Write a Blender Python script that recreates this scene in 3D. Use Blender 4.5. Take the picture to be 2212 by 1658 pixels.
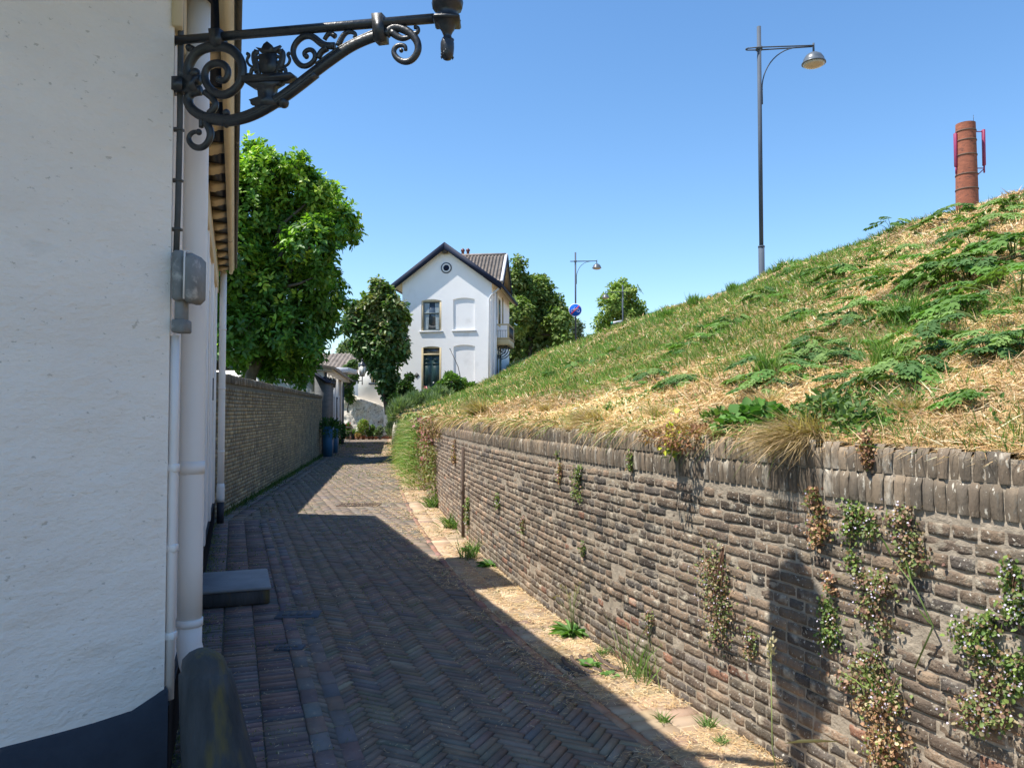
import bpy, bmesh, math, random
import numpy as np
from mathutils import Vector
R = math.radians
rng = np.random.default_rng(7); random.seed(7)
for o in list(bpy.data.objects): bpy.data.objects.remove(o)
sc = bpy.context.scene; COL = sc.collection

# ---------------------------------------------------------------- camera, sky, sun, exposure
F, CX, CY, TH = 1642.0, 1106.0, 829.0, R(2.0)
EYE = 1.6
cam = bpy.data.cameras.new('camera'); co = bpy.data.objects.new('camera', cam); COL.objects.link(co)
co.location = (0, 0, EYE); co.rotation_euler = (R(90) + TH, 0, 0)
cam.sensor_width = 36; cam.lens = F / 2212 * 36; cam.clip_end = 3000; cam.clip_start = .05
sc.camera = co
SUN = Vector((.505, .150, -1.0)).normalized()             # travel direction of the light
el = math.asin(-SUN.z); az = math.atan2(-SUN.x, -SUN.y)
w = bpy.data.worlds.new('World'); sc.world = w; w.use_nodes = True
nt = w.node_tree; bg = nt.nodes['Background']
sky = nt.nodes.new('ShaderNodeTexSky'); sky.sky_type = 'NISHITA'; sky.sun_disc = False
sky.sun_elevation = el; sky.sun_rotation = az; sky.air_density = 1.1; sky.dust_density = .15; sky.ozone_density = 3.5
hs = nt.nodes.new('ShaderNodeHueSaturation'); hs.inputs['Saturation'].default_value = 1.16; nt.links.new(sky.outputs[0], hs.inputs['Color']); nt.links.new(hs.outputs[0], bg.inputs[0]); bg.inputs[1].default_value = .132
sl = bpy.data.lights.new('sun', 'SUN'); sl.energy = 4.9; sl.angle = R(.5); sl.color = (1, .95, .87)
so = bpy.data.objects.new('sun', sl); COL.objects.link(so); so.rotation_euler = SUN.to_track_quat('-Z', 'Y').to_euler()
so.location = (-20, -6, 40)
sc.view_settings.view_transform = 'Standard'; sc.view_settings.look = 'None'
sc.view_settings.exposure = 0.72; sc.view_settings.gamma = 1
sc.render.engine = 'CYCLES'
sc.render.resolution_x = 1024; sc.render.resolution_y = 767

# ---------------------------------------------------------------- helpers
def ray(px, py):
    v = CY - py
    Y = F * math.cos(TH) - v * math.sin(TH); Z = F * math.sin(TH) + v * math.cos(TH)
    return (px - CX) / Y, Z / Y
def P(px, py, Y):
    a, b = ray(px, py); return np.array([a * Y, Y, EYE + b * Y])
def G(px, py, z=0.):
    a, b = ray(px, py); Y = (z - EYE) / b; return np.array([a * Y, Y, z])

def spline(xs, ys):
    xs = np.array(xs, float); ys = np.array(ys, float); n = len(xs); h = np.diff(xs)
    A = np.eye(n); b = np.zeros(n)
    for i in range(1, n - 1):
        A[i, i-1] = h[i-1]; A[i, i] = 2 * (h[i-1] + h[i]); A[i, i+1] = h[i]
        b[i] = 6 * ((ys[i+1] - ys[i]) / h[i] - (ys[i] - ys[i-1]) / h[i-1])
    M = np.linalg.solve(A, b)
    def f(x):
        x = np.asarray(x, float); i = np.clip(np.searchsorted(xs, x) - 1, 0, n - 2)
        t = x - xs[i]; hh = h[i]
        return (ys[i] + t * ((ys[i+1] - ys[i]) / hh - hh * (2 * M[i] + M[i+1]) / 6) + t * t * M[i] / 2 + t ** 3 * (M[i+1] - M[i]) / (6 * hh))
    return f
# foot of the right-hand wall: X as a function of Y
W = spline([-8, -3, 0, 2.45, 3.5, 4.5, 5.32, 7.42, 9.95, 12.9, 19.6, 27, 34, 41, 60, 110],
           [6.4, 4.08, 2.74, 1.66, 1.24, .85, .56, -.06, -.66, -1.28, -2.50, -3.85, -5.0, -6.2, -9.2, -16])

def vnoise(x, y, seed=0):
    """smooth value noise, vectorised"""
    x = np.asarray(x, float); y = np.asarray(y, float)
    xi = np.floor(x).astype(np.int64); yi = np.floor(y).astype(np.int64); fx = x - xi; fy = y - yi
    def h(a, b):
        n = (a * 374761393 + b * 668265263 + seed * 974634777) & 0x7fffffff
        n = ((n ^ (n >> 13)) * 1274126177) & 0x7fffffff
        return ((n ^ (n >> 16)) & 0xffff) / 65535.
    fx = fx * fx * (3 - 2 * fx); fy = fy * fy * (3 - 2 * fy)
    return (h(xi, yi) * (1 - fx) + h(xi + 1, yi) * fx) * (1 - fy) + (h(xi, yi + 1) * (1 - fx) + h(xi + 1, yi + 1) * fx) * fy
def fbm(x, y, seed=0, o=3):
    s = 0; a = 1; t = 0
    for i in range(o):
        s = s + a * vnoise(x * 2 ** i, y * 2 ** i, seed + i); t += a; a *= .5
    return s / t

TOP = 1.47                                              # top of the right-hand wall
def dike(x, y):
    x = np.asarray(x, float); y = np.asarray(y, float)
    d = np.maximum(x - W(y), 0)
    z = 1.42 + .28 * d + .0165 * d * d
    c = 4.72; k = .22
    hmix = np.clip(.5 + .5 * (c - z) / k, 0, 1)
    z = z * hmix + c * (1 - hmix) - k * hmix * (1 - hmix)
    amp = np.clip(d / .8, 0, 1)
    z = z + amp * (.26 * (fbm(x * .55, y * .55, 3) - .5) + .10 * (fbm(x * 2.2, y * 2.2, 9) - .5))
    return z
def D(px, py, lift=0.):
    a, b = ray(px, py); t = 2.3; last = t
    while t < 90:
        x = a * t
        if x > W(t) and EYE + b * t < float(dike(x, t)) + lift: break
        last = t; t += .04 + .004 * t
    lo, hi = last, t
    for _ in range(12):
        m = (lo + hi) / 2
        if a * m > W(m) and EYE + b * m < float(dike(a * m, m)) + lift: hi = m
        else: lo = m
    return np.array([a * hi, hi, float(dike(a * hi, hi))])
def onwall(px, py):
    a, b = ray(px, py); lo, hi = .5, 60
    for _ in range(40):
        m = (lo + hi) / 2
        if a * m > W(m): hi = m
        else: lo = m
    return np.array([a * lo, lo, EYE + b * lo])
def wallnormal(y):
    s = float(W(y + .05) - W(y - .05)) / .1
    n = np.array([-1, s, 0]); return n / np.linalg.norm(n)

ROOT = {}
def empty(name, loc, rz=0.):
    o = bpy.data.objects.new(name, None); COL.objects.link(o); o.location = [float(v) for v in loc]; o.rotation_euler = (0, 0, rz)
    o.empty_display_size = .2; ROOT[o.name] = (np.array(loc, float), rz); return o
def rootof(o):
    while o.parent: o = o.parent
    return o
def tag(o, label=None, cat=None, group=None, kind=None):
    if label: o['label'] = label
    if cat: o['category'] = cat
    if group: o['group'] = group
    if kind: o['kind'] = kind
    return o
def thing(name, label, cat, loc=(0, 0, 0), rz=0., group=None):
    return tag(empty(name, loc, rz), label, cat, group)
def copy_tree(o, parent=None):
    c = o.copy(); COL.objects.link(c); c.parent = parent
    for ch in list(o.children): copy_tree(ch, c)
    return c

class MB:
    def __init__(s): s.v = []; s.f = {}; s.c = []; s.n = 0; s.open = False
    def add(s, v, faces, col=None):
        v = np.asarray(v, float).reshape(-1, 3)
        for f in (faces if isinstance(faces, (list, tuple)) and len(faces) and isinstance(faces[0], np.ndarray) else [faces]):
            f = np.asarray(f, np.int64)
            if f.ndim == 1: f = f[None]
            s.f.setdefault(f.shape[1], []).append(f + s.n)
        if col is None: col = (1, 1, 1)
        c = np.broadcast_to(np.asarray(col, float), (len(v), 3)); s.c.append(c)
        s.v.append(v); s.n += len(v); return s
    def box(s, lo, hi, col=None, T=None):
        x0, y0, z0 = lo; x1, y1, z1 = hi
        v = np.array([[x0,y0,z0],[x1,y0,z0],[x1,y1,z0],[x0,y1,z0],[x0,y0,z1],[x1,y0,z1],[x1,y1,z1],[x0,y1,z1]], float)
        if T is not None: v = T(v)
        return s.add(v, np.array([[0,3,2,1],[4,5,6,7],[0,1,5,4],[1,2,6,5],[2,3,7,6],[3,0,4,7]]), col)
    def cbox(s, lo, hi, b=.01, col=None, T=None):
        """box with chamfered edges"""
        lo = np.array(lo, float); hi = np.array(hi, float); b = min(b, (hi - lo).min() * .45); v = []; idx = {}
        for sx in (0, 1):
            for sy in (0, 1):
                for sz in (0, 1):
                    c = np.array([(lo, hi)[sx][0], (lo, hi)[sy][1], (lo, hi)[sz][2]]); d = np.array([1 - 2 * sx, 1 - 2 * sy, 1 - 2 * sz]) * b
                    for a in range(3):
                        q = c + d; q[a] = c[a]; idx[(sx, sy, sz, a)] = len(v); v.append(q)
        quads = []; tris = []
        for sx in (0, 1):
            q = [idx[(sx, 0, 0, 0)], idx[(sx, 1, 0, 0)], idx[(sx, 1, 1, 0)], idx[(sx, 0, 1, 0)]]; quads.append(q if sx else q[::-1])
            q = [idx[(0, sx, 0, 1)], idx[(0, sx, 1, 1)], idx[(1, sx, 1, 1)], idx[(1, sx, 0, 1)]]; quads.append(q if sx else q[::-1])
            q = [idx[(0, 0, sx, 2)], idx[(1, 0, sx, 2)], idx[(1, 1, sx, 2)], idx[(0, 1, sx, 2)]]; quads.append(q if sx else q[::-1])
        for a in range(3):
            o1, o2 = [k for k in range(3) if k != a]
            for p in (0, 1):
                for q in (0, 1):
                    def key(e, ax):
                        k = [0, 0, 0]; k[a] = e; k[o1] = p; k[o2] = q; return idx[(k[0], k[1], k[2], ax)]
                    quads.append([key(0, o1), key(1, o1), key(1, o2), key(0, o2)])
        for sx in (0, 1):
            for sy in (0, 1):
                for sz in (0, 1): tris.append([idx[(sx, sy, sz, a)] for a in range(3)])
        v = np.array(v)
        if T is not None: v = T(v)
        return s.add(v, [np.array(quads), np.array(tris)], col)
    def grid(s, Pg, col=None, flip=False):
        """Pg: (n,m,3) array of points"""
        s.open = True; n, m = Pg.shape[:2]; i = np.arange(n * m).reshape(n, m)
        f = np.stack([i[:-1, :-1], i[1:, :-1], i[1:, 1:], i[:-1, 1:]], -1).reshape(-1, 4)
        if flip: f = f[:, ::-1]
        if col is not None and np.ndim(col) == 3: col = np.asarray(col).reshape(-1, 3)
        return s.add(Pg.reshape(-1, 3), f, col)
    def tube(s, pts, r, n=8, col=None, cap=True, flat=None, up=None):
        pts = np.asarray(pts, float); m = len(pts); r = np.broadcast_to(np.asarray(r, float), (m,))
        t = np.gradient(pts, axis=0); t /= np.linalg.norm(t, axis=1)[:, None] + 1e-12
        u = np.array(up, float) if up is not None else (np.array([0, 0, 1.]) if abs(t[0][2]) < .9 else np.array([1., 0, 0]))
        V = []; a = np.linspace(0, 2 * math.pi, n, endpoint=False)
        for k in range(m):
            if up is None:
                u = u - t[k] * np.dot(u, t[k]); u /= np.linalg.norm(u) + 1e-12; uu = u
            else:
                uu = np.array(up, float)
            b = np.cross(t[k], uu); b /= np.linalg.norm(b) + 1e-12
            fl = 1. if flat is None else flat
            V.append(pts[k] + r[k] * (np.cos(a)[:, None] * b + fl * np.sin(a)[:, None] * uu))
        V = np.concatenate(V); i = np.arange(m * n).reshape(m, n); j = np.roll(i, -1, 1)
        f = [np.stack([i[:-1], j[:-1], j[1:], i[1:]], -1).reshape(-1, 4)]
        if cap: f += [i[0][::-1].copy(), i[-1].copy()]
        f = [np.atleast_2d(q) for q in f]
        return s.add(V, f, col)
    def lathe(s, prof, c=(0, 0, 0), n=16, col=None, ax=None, ph=0.):
        """prof: list of (r, z); revolve about z through c (or about axis frame ax = 3x3 columns)"""
        a = np.linspace(0, 2 * math.pi, n, endpoint=False) + ph; V = []
        for r, z in prof: V.append(np.stack([r * np.cos(a), r * np.sin(a), np.full(n, z)], -1))
        V = np.concatenate(V)
        if ax is not None: V = V @ np.array(ax).T
        V = V + np.array(c); m = len(prof); i = np.arange(m * n).reshape(m, n); j = np.roll(i, -1, 1)
        f = [np.stack([i[:-1], j[:-1], j[1:], i[1:]], -1).reshape(-1, 4), i[0][::-1][None].copy(), i[-1][None].copy()]
        return s.add(V, f, col)
    def prism(s, poly, h, fr, col=None):
        """poly (k,2) extruded by h; fr = (origin, U, V, N)"""
        o, U, V, N = [np.array(q, float) for q in fr]; poly = np.asarray(poly, float); k = len(poly)
        a = o + poly[:, :1] * U + poly[:, 1:] * V; b = a + N * h
        i = np.arange(k); j = (i + 1) % k
        return s.add(np.concatenate([a, b]), [i[::-1][None].copy(), (i + k)[None].copy(), np.stack([i, j, j + k, i + k], -1)], col)
    def blades(s, p, d, side, L, wd, bend=None, col=None):
        s.open = True
        p = np.asarray(p); N = len(p); L = np.broadcast_to(L, (N,))[:, None]; wd = np.broadcast_to(wd, (N,))[:, None]
        b = bend if bend is not None else np.zeros((N, 3))
        v = np.stack([p - side * wd / 2, p + side * wd / 2, p + d * L * .5 - side * wd * .42 + b * .3, p + d * L * .5 + side * wd * .42 + b * .3, p + d * L + b], 1)
        k = np.arange(N)[:, None] * 5
        c = None if col is None else np.repeat(np.broadcast_to(col, (N, 3)), 5, 0)
        return s.add(v.reshape(-1, 3), [k + np.array([[0, 1, 3, 2]]), k + np.array([[2, 3, 4]])], c)
    def leaves(s, p, d, n, L, wd, fold=.15, droop=.15, col=None):
        s.open = True
        p = np.asarray(p, float); N = len(p); L = np.broadcast_to(L, (N,))[:, None]; wd = np.broadcast_to(wd, (N,))[:, None]
        sd = np.cross(d, n); sd /= np.linalg.norm(sd, axis=1)[:, None] + 1e-9
        n = np.cross(sd, d)
        f = n * wd * fold
        v = np.stack([p, p + d * L * .3 + sd * wd * .5 + f, p + d * L * .68 + sd * wd * .42 + f - n * L * droop * .4, p + d * L - n * L * droop,
                      p + d * L * .68 - sd * wd * .42 + f - n * L * droop * .4, p + d * L * .3 - sd * wd * .5 + f], 1)
        k = np.arange(N)[:, None] * 6
        c = None if col is None else np.repeat(np.broadcast_to(col, (N, 3)), 6, 0)
        return s.add(v.reshape(-1, 3), [k + np.array([[0, 1, 2, 3]]), k + np.array([[0, 3, 4, 5]])], c)
    def build(s, name, mat, parent=None, smooth=False, local=False, data_only=False):
        v = np.concatenate(s.v)
        if parent is not None and not local:
            loc, rz = ROOT[rootof(parent).name]; v = v - loc; c_, s_ = math.cos(-rz), math.sin(-rz)
            v = np.stack([v[:, 0] * c_ - v[:, 1] * s_, v[:, 0] * s_ + v[:, 1] * c_, v[:, 2]], -1)
        me = bpy.data.meshes.new(name); nf = sum(len(q) for k in s.f for q in s.f[k])
        me.vertices.add(len(v)); me.vertices.foreach_set('co', v.astype(np.float32).ravel())
        loops = []; tot = []
        for k in s.f:
            a = np.concatenate(s.f[k]); loops.append(a.ravel()); tot.append(np.full(len(a), k))
        loops = np.concatenate(loops).astype(np.int32); tot = np.concatenate(tot).astype(np.int32)
        me.loops.add(len(loops)); me.loops.foreach_set('vertex_index', loops)
        me.polygons.add(nf); st = np.concatenate([[0], np.cumsum(tot)[:-1]]).astype(np.int32)
        me.polygons.foreach_set('loop_start', st); me.polygons.foreach_set('loop_total', tot)
        if smooth: me.polygons.foreach_set('use_smooth', np.ones(nf, bool))
        me.update(calc_edges=True)
        c = np.concatenate(s.c); at = me.attributes.new('col', 'FLOAT_COLOR', 'POINT')
        at.data.foreach_set('color', np.concatenate([c, np.ones((len(c), 1))], 1).astype(np.float32).ravel())
        if not s.open and nf < 30000:
            bm = bmesh.new(); bm.from_mesh(me); bmesh.ops.recalc_face_normals(bm, faces=bm.faces); bm.to_mesh(me); bm.free()
        me.materials.append(mat)
        if data_only: return me
        o = bpy.data.objects.new(name, me); COL.objects.link(o)
        if parent is not None: o.parent = parent
        return o
def part(name, mb, mat, parent, smooth=False, local=False, label=None):
    o = mb.build(name, mat, parent, smooth, local)
    if label: o['label'] = label
    return o
def unit(v):
    v = np.asarray(v, float); return v / (np.linalg.norm(v, axis=-1, keepdims=True) + 1e-12)
def rdir(n, zb=0.):
    v = rng.normal(size=(n, 3)); v[:, 2] += zb; return unit(v)

# ---------------------------------------------------------------- materials
def lk(nt, a, b): nt.links.new(a, b)
def material(name, c1, c2=None, scale=4., detail=6, rough=.8, bump=0., bscale=30., attr=False, metal=0., c3=None, s3=1., t3=.6, spec=.5, stretch=None, trans=0., speck=None, w3=.12, bump2=0., b2scale=4.):
    m = bpy.data.materials.new(name); m.use_nodes = True; nt = m.node_tree; N = nt.nodes; b = N['Principled BSDF']; out = N['Material Output']
    geo = N.new('ShaderNodeNewGeometry'); pos = geo.outputs['Position']
    if stretch:
        mp = N.new('ShaderNodeMapping'); mp.inputs['Scale'].default_value = stretch; lk(nt, pos, mp.inputs[0]); pos = mp.outputs[0]
    def noise(sc_, det=detail, ro=.6):
        n = N.new('ShaderNodeTexNoise'); n.inputs['Scale'].default_value = sc_; n.inputs['Detail'].default_value = det; n.inputs['Roughness'].default_value = ro
        lk(nt, pos, n.inputs['Vector']); return n.outputs['Fac']
    def ramp(src, a, b_):
        r = N.new('ShaderNodeMapRange'); r.inputs[1].default_value = a; r.inputs[2].default_value = b_; lk(nt, src, r.inputs[0]); return r.outputs[0]
    def mix(f, A, B, mode='MIX'):
        x = N.new('ShaderNodeMix'); x.data_type = 'RGBA'; x.blend_type = mode
        if hasattr(f, 'is_linked') or not isinstance(f, (int, float)): lk(nt, f, x.inputs[0])
        else: x.inputs[0].default_value = f
        for s_, q in ((6, A), (7, B)):
            if isinstance(q, tuple): x.inputs[s_].default_value = (*q, 1)
            else: lk(nt, q, x.inputs[s_])
        return x.outputs[2]
    col = None
    if c2 is not None: col = mix(ramp(noise(scale), .3, .7), c1, c2)
    if attr:
        a = N.new('ShaderNodeAttribute'); a.attribute_name = 'col'
        if col is None: col = a.outputs['Color'] if c1 == (1, 1, 1) else mix(1., a.outputs['Color'], c1, 'MULTIPLY')
        else: col = mix(1., a.outputs['Color'], col, 'MULTIPLY')
    if c3 is not None:
        src = col if col is not None else c1
        col = mix(ramp(noise(s3), t3, t3 + w3), src, c3)
    if speck is not None:
        col = mix(ramp(noise(speck[1], 3), speck[2], speck[2] + .05), col, speck[0])
        if len(speck) < 4: col = mix(ramp(noise(speck[1] * .35 + 3, 4), .60, .70), col, tuple(q * .28 for q in speck[0]))
    if col is None: b.inputs['Base Color'].default_value = (*c1, 1)
    else: lk(nt, col, b.inputs['Base Color'])
    b.inputs['Roughness'].default_value = rough; b.inputs['Metallic'].default_value = metal
    b.inputs['Specular IOR Level'].default_value = spec
    nrm = None
    for bs, st in ((b2scale, bump2), (bscale, bump)):
        if st:
            bp = N.new('ShaderNodeBump'); bp.inputs['Strength'].default_value = 1.; bp.inputs['Distance'].default_value = st
            lk(nt, noise(bs, 5), bp.inputs['Height'])
            if nrm is not None: lk(nt, nrm, bp.inputs['Normal'])
            nrm = bp.outputs[0]
    if nrm is not None: lk(nt, nrm, b.inputs['Normal'])
    if trans:
        t = N.new('ShaderNodeBsdfTranslucent'); ms = N.new('ShaderNodeMixShader'); ms.inputs[0].default_value = trans
        if col is not None:
            tc = mix(1., col, (1.0, 1.25, .45), 'MULTIPLY'); lk(nt, tc, t.inputs[0])
        else: t.inputs[0].default_value = (c1[0], c1[1] * 1.2, c1[2] * .5, 1)
        lk(nt, b.outputs[0], ms.inputs[1]); lk(nt, t.outputs[0], ms.inputs[2]); lk(nt, ms.outputs[0], out.inputs[0])
    return m
M = {}
M['plaster'] = material('white_plaster', (.85, .785, .70), (.91, .85, .765), 2.2, rough=.9, bump=.005, bscale=30, c3=(.66, .62, .56), s3=2.2, t3=.62, w3=.2, stretch=(1, 1, 1.8), bump2=.022, b2scale=4, speck=((.60, .55, .47), 26, .66, 0))
M['plaster2'] = material('smooth_white_plaster', (.84, .825, .81), (.88, .87, .86), 1.2, rough=.9, bump=.003, bscale=14, c3=(.74, .72, .70), s3=.7, t3=.62)
M['reveal'] = material('grey_white_paint', (.55, .55, .57), (.66, .66, .67), 2., rough=.8)
M['plinth'] = material('blue_black_plinth', (.018, .024, .036), (.032, .040, .055), 6, rough=.75, bump=.004, bscale=30, c3=(.08, .08, .08), s3=5, t3=.66)
M['pipe'] = material('white_pipe_paint', (.76, .735, .70), (.84, .81, .77), 1.5, rough=.45, bump=.0006, bscale=9, c3=(.40, .36, .31), s3=2.4, t3=.68)
M['cream'] = material('cream_woodwork', (.55, .44, .27), (.66, .54, .35), 3, rough=.7, bump=.002, bscale=18, c3=(.30, .23, .14), s3=5, t3=.62, stretch=(1, 1, .3))
M['creamlight'] = material('pale_cream_paint', (.50, .40, .22), (.58, .47, .28), 3, rough=.6)
M['iron'] = material('black_cast_iron', (.012, .015, .020), (.026, .030, .036), 14, rough=.38, bump=.0025, bscale=45, c3=(.12, .10, .045), s3=26, t3=.70, w3=.05, metal=.0, spec=.6)
M['oldiron'] = material('grey_weathered_box', (.05, .055, .055), (.10, .10, .095), 9, rough=.7, bump=.003, bscale=26, c3=(.45, .42, .38), s3=8, t3=.62)
M['rust'] = material('rusty_iron', (.07, .05, .04), (.15, .10, .07), 20, rough=.8, bump=.002)
M['lamp'] = material('dark_grey_metal', (.060, .078, .105), (.08, .10, .13), 2, rough=.75, spec=.3)
M['lamphood'] = material('grey_lamp_hood', (.07, .085, .105), (.11, .13, .15), 5, rough=.35, c3=(.30, .26, .2), s3=3, t3=.7)
M['lens'] = material('lamp_lens', (.42, .36, .27), (.55, .48, .38), 8, rough=.2)
M['brick'] = material('old_wall_brick', (.60, .575, .52), (1.55, 1.40, 1.16), 9, attr=True, rough=.92, bump=.010, bscale=80, c3=(.48, .42, .32), s3=11, t3=.55, w3=.16, bump2=.004, b2scale=26, speck=((.55, .51, .43), 75, .63))
M['coping'] = material('coping_brick', (.78, .73, .64), (1.6, 1.44, 1.2), 8, attr=True, rough=.92, bump=.006, bscale=50, c3=(.46, .41, .33), s3=11, t3=.56, stretch=(1, 1, .35), bump2=.010, b2scale=22, speck=((.50, .46, .38), 60, .63))
M['mortar'] = material('lime_mortar', (.24, .20, .15), (.42, .35, .265), 12, rough=.95, bump=.010, bscale=40, c3=(.20, .18, .13), s3=3, t3=.60)
M['gbrick'] = material('garden_wall_brick', (1.3, 1.25, 1.12), (2.4, 2.2, 1.8), 2.2, attr=True, rough=.92, bump=.004, bscale=30, c3=(.30, .28, .20), s3=1.3, t3=.56, w3=.2, stretch=(1, 1, .6))
M['paver'] = material('street_brick', (.82, .80, .77), (1.40, 1.30, 1.18), 5, attr=True, rough=.8, bump=.0035, bscale=48, c3=(.32, .27, .21), s3=18, t3=.62, spec=.35)
M['sand'] = material('yellow_gutter_brick', (1.1, 1.08, 1.05), (1.4, 1.36, 1.28), 5, attr=True, rough=.9, bump=.003, bscale=45, c3=(.50, .40, .28), s3=4, t3=.50, w3=.2)
M['joint'] = material('sandy_joint', (.050, .046, .038), (.115, .105, .07), 26, rough=1, bump=.004, bscale=60, c3=(.06, .085, .03), s3=4, t3=.6)
M['earth'] = material('dry_earth', (.30, .20, .11), (.16, .11, .06), 6, rough=1, bump=.03, bscale=14, c3=(.10, .13, .04), s3=.9, t3=.56)
M['field'] = material('grass_field', (.07, .10, .03), (.12, .13, .05), 2, rough=1, bump=.02, bscale=8)
M['leaf'] = material('leaf', (1, 1, 1), attr=True, rough=.42, trans=.38, spec=.45)
M['leafm'] = material('matt_leaf', (1, 1, 1), attr=True, rough=.65, trans=.30, spec=.25)
M['straw'] = material('straw', (1, 1, 1), attr=True, rough=.75, trans=.15, spec=.25)
M['bark'] = material('bark', (.06, .05, .04), (.12, .10, .08), 8, rough=.95, bump=.01, bscale=20)
M['navy'] = material('navy_paint', (.008, .014, .035), (.012, .02, .045), 3, rough=.7, spec=.25)
M['greendoor'] = material('dark_green_paint', (.010, .032, .034), (.016, .045, .046), 4, rough=.35)
M['glass'] = material('window_glass', (.03, .045, .06), (.07, .09, .11), 1.5, rough=.08, spec=.8)
M['curtain'] = material('curtain', (.42, .52, .56), (.60, .68, .70), 5, rough=.9, stretch=(6, 6, .4))
M['tile'] = material('grey_brown_pantile', (.16, .13, .11), (.30, .255, .22), 3.2, rough=.85, bump=.006, bscale=20, c3=(.42, .40, .36), s3=6, t3=.66, attr=True)
M['zinc'] = material('zinc_white', (.50, .52, .54), (.62, .63, .65), 3, rough=.5)
M['stone'] = material('grey_step_stone', (.20, .215, .225), (.30, .32, .33), 3, rough=.8, bump=.002, bscale=40, c3=(.20, .21, .20), s3=9, t3=.62)
M['guard'] = material('guard_stone', (.022, .025, .026), (.085, .09, .095), 4.0, rough=.85, bump=.004, bscale=50, c3=(.13, .105, .03), s3=3.3, t3=.56, w3=.14, stretch=(2.2, 2.2, .35), bump2=.006, b2scale=8)
M['rubble'] = material('rubble_masonry', (.58, .52, .44), (.74, .68, .58), 3.4, rough=.95, bump=.03, bscale=5, c3=(.30, .27, .22), s3=5.5, t3=.55, w3=.10, speck=((.28, .24, .18), 14, .60))
M['chim'] = material('red_chimney_brick', (.7, .7, .7), (1.15, 1.1, 1.05), 1.6, attr=True, rough=.9, c3=(.13, .055, .04), s3=2.4, t3=.55, stretch=(1, 1, 2.5), bump=.02, bscale=3)
M['magenta'] = material('magenta_panel', (.26, .03, .09), (.32, .04, .11), 2, rough=.5)
M['blue'] = material('blue_planter', (.035, .13, .24), (.05, .17, .30), 2, rough=.5)
M['signblue'] = material('sign_blue', (.006, .10, .55), rough=.85, spec=.2)
M['white'] = material('white_paint', (.78, .78, .78), rough=.8)
M['red'] = material('red_paint', (.62, .03, .02), rough=.5)
M['terracotta'] = material('terracotta', (.33, .13, .07), (.42, .18, .10), 6, rough=.85)
M['wood'] = material('dark_wood', (.06, .045, .035), (.11, .085, .065), 5, rough=.8)
M['opal'] = material('opal_glass', (.60, .58, .50), (.68, .65, .57), 4, rough=.3)
M['shed'] = material('grey_boards', (.075, .08, .085), (.12, .125, .13), 2, rough=.85, stretch=(1, 1, 8), bump=.006, bscale=4)
M['petal'] = material('petal', (1, 1, 1), attr=True, rough=.6, trans=.3)

# ================================================================= SETTING
# -------- ground sheet, to the horizon
g = MB(); g.box((-700, -300, -.6), (700, 1500, -.03)); tag(g.build('ground', M['field']), kind='structure')

# left boundary of the lane
FD = -.365                                             # street facade: dX/dY
CA = np.array([-1.50, 3.32])                           # street corner of the near white building
def FX(y): return CA[0] + FD * (np.asarray(y, float) - CA[1])
FEND = 10.95
GWA = np.array([-4.42, 11.45]); GWB = np.array([-6.80, 27.2])
ROWB = np.array([-8.55, 38.5])
LB = lambda y: np.interp(y, [-6, CA[1], FEND, 11.5, 27.2, 38.5, 43.5], [-7.6, CA[0], float(FX(FEND)), GWA[0], GWB[0], ROWB[0], -9.9])
ys = np.concatenate([np.arange(-6, 14, .5), np.arange(14, 44.5, 1.)])
jb = MB(); jb.grid(np.stack([np.stack([LB(ys) - .1, ys, ys * 0 - .011], -1), np.stack([W(ys) + .1, ys, ys * 0 - .011], -1)], 1)[::-1])
tag(jb.build('lane_bed', M['joint']), kind='structure')

def bricks_flat(mb, cx, cy, ang, L, Wd, z, cols, joint=.006, bev=.004, tilt=.010, zj=.002):
    n = len(cx); L = np.broadcast_to(L, (n,)); Wd = np.broadcast_to(Wd, (n,)); ang = np.broadcast_to(ang, (n,)) + rng.normal(0, .012, n)
    hx = L / 2 - joint / 2; hy = Wd / 2 - joint / 2
    zz = z + rng.normal(0, zj, n); ta = rng.normal(0, tilt, n); tb = rng.normal(0, tilt * .7, n)
    sg = np.array([[-1, -1], [1, -1], [1, 1], [-1, 1]])
    V = np.zeros((n, 8, 3))
    for k, (sx, sy) in enumerate(sg):
        for lay, (ins, dz) in enumerate(((0, -.014), (bev, 0))):
            x = sx * (hx - ins) + rng.normal(0, .0012, n); y = sy * (hy - ins) + rng.normal(0, .0008, n)
            V[:, k + 4 * lay, 0] = cx + x * np.cos(ang) - y * np.sin(ang)
            V[:, k + 4 * lay, 1] = cy + x * np.sin(ang) + y * np.cos(ang)
            V[:, k + 4 * lay, 2] = zz + dz + x * tb + y * ta * 2
    b = np.arange(n)[:, None] * 8
    f = np.concatenate([b + np.array([[4, 5, 6, 7]]), b + np.array([[0, 1, 5, 4]]), b + np.array([[1, 2, 6, 5]]), b + np.array([[2, 3, 7, 6]]), b + np.array([[3, 0, 4, 7]])])
    mb.add(V.reshape(-1, 3), f, np.repeat(cols, 8, 0))
def palette(n, pal, wts, jit=.12):
    pal = np.array(pal); c = pal[rng.choice(len(pal), n, p=np.array(wts) / sum(wts))]
    return np.clip(c * (1 + rng.normal(0, jit, (n, 1))) + rng.normal(0, .006, (n, 3)), .01, 1)
PAVE = [(.182, .150, .122), (.168, .140, .115), (.19, .150, .120), (.15, .137, .122), (.21, .185, .15), (.205, .155, .128), (.13, .13, .13)]
PW = [5, 4, 3, 3, 1.6, .7, .7]
# strip edges
SWL = .60                                             # left strip of headers
def EL(y): return np.where(y < 11.0, FX(y) + SWL + .02 * np.sin(y * 1.3), LB(y) + .35)     # inner edge of left strip
def ER(y): return W(y) - .44 - .02 * np.sin(y * .9)   # inner edge of yellow gutter strip
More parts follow.
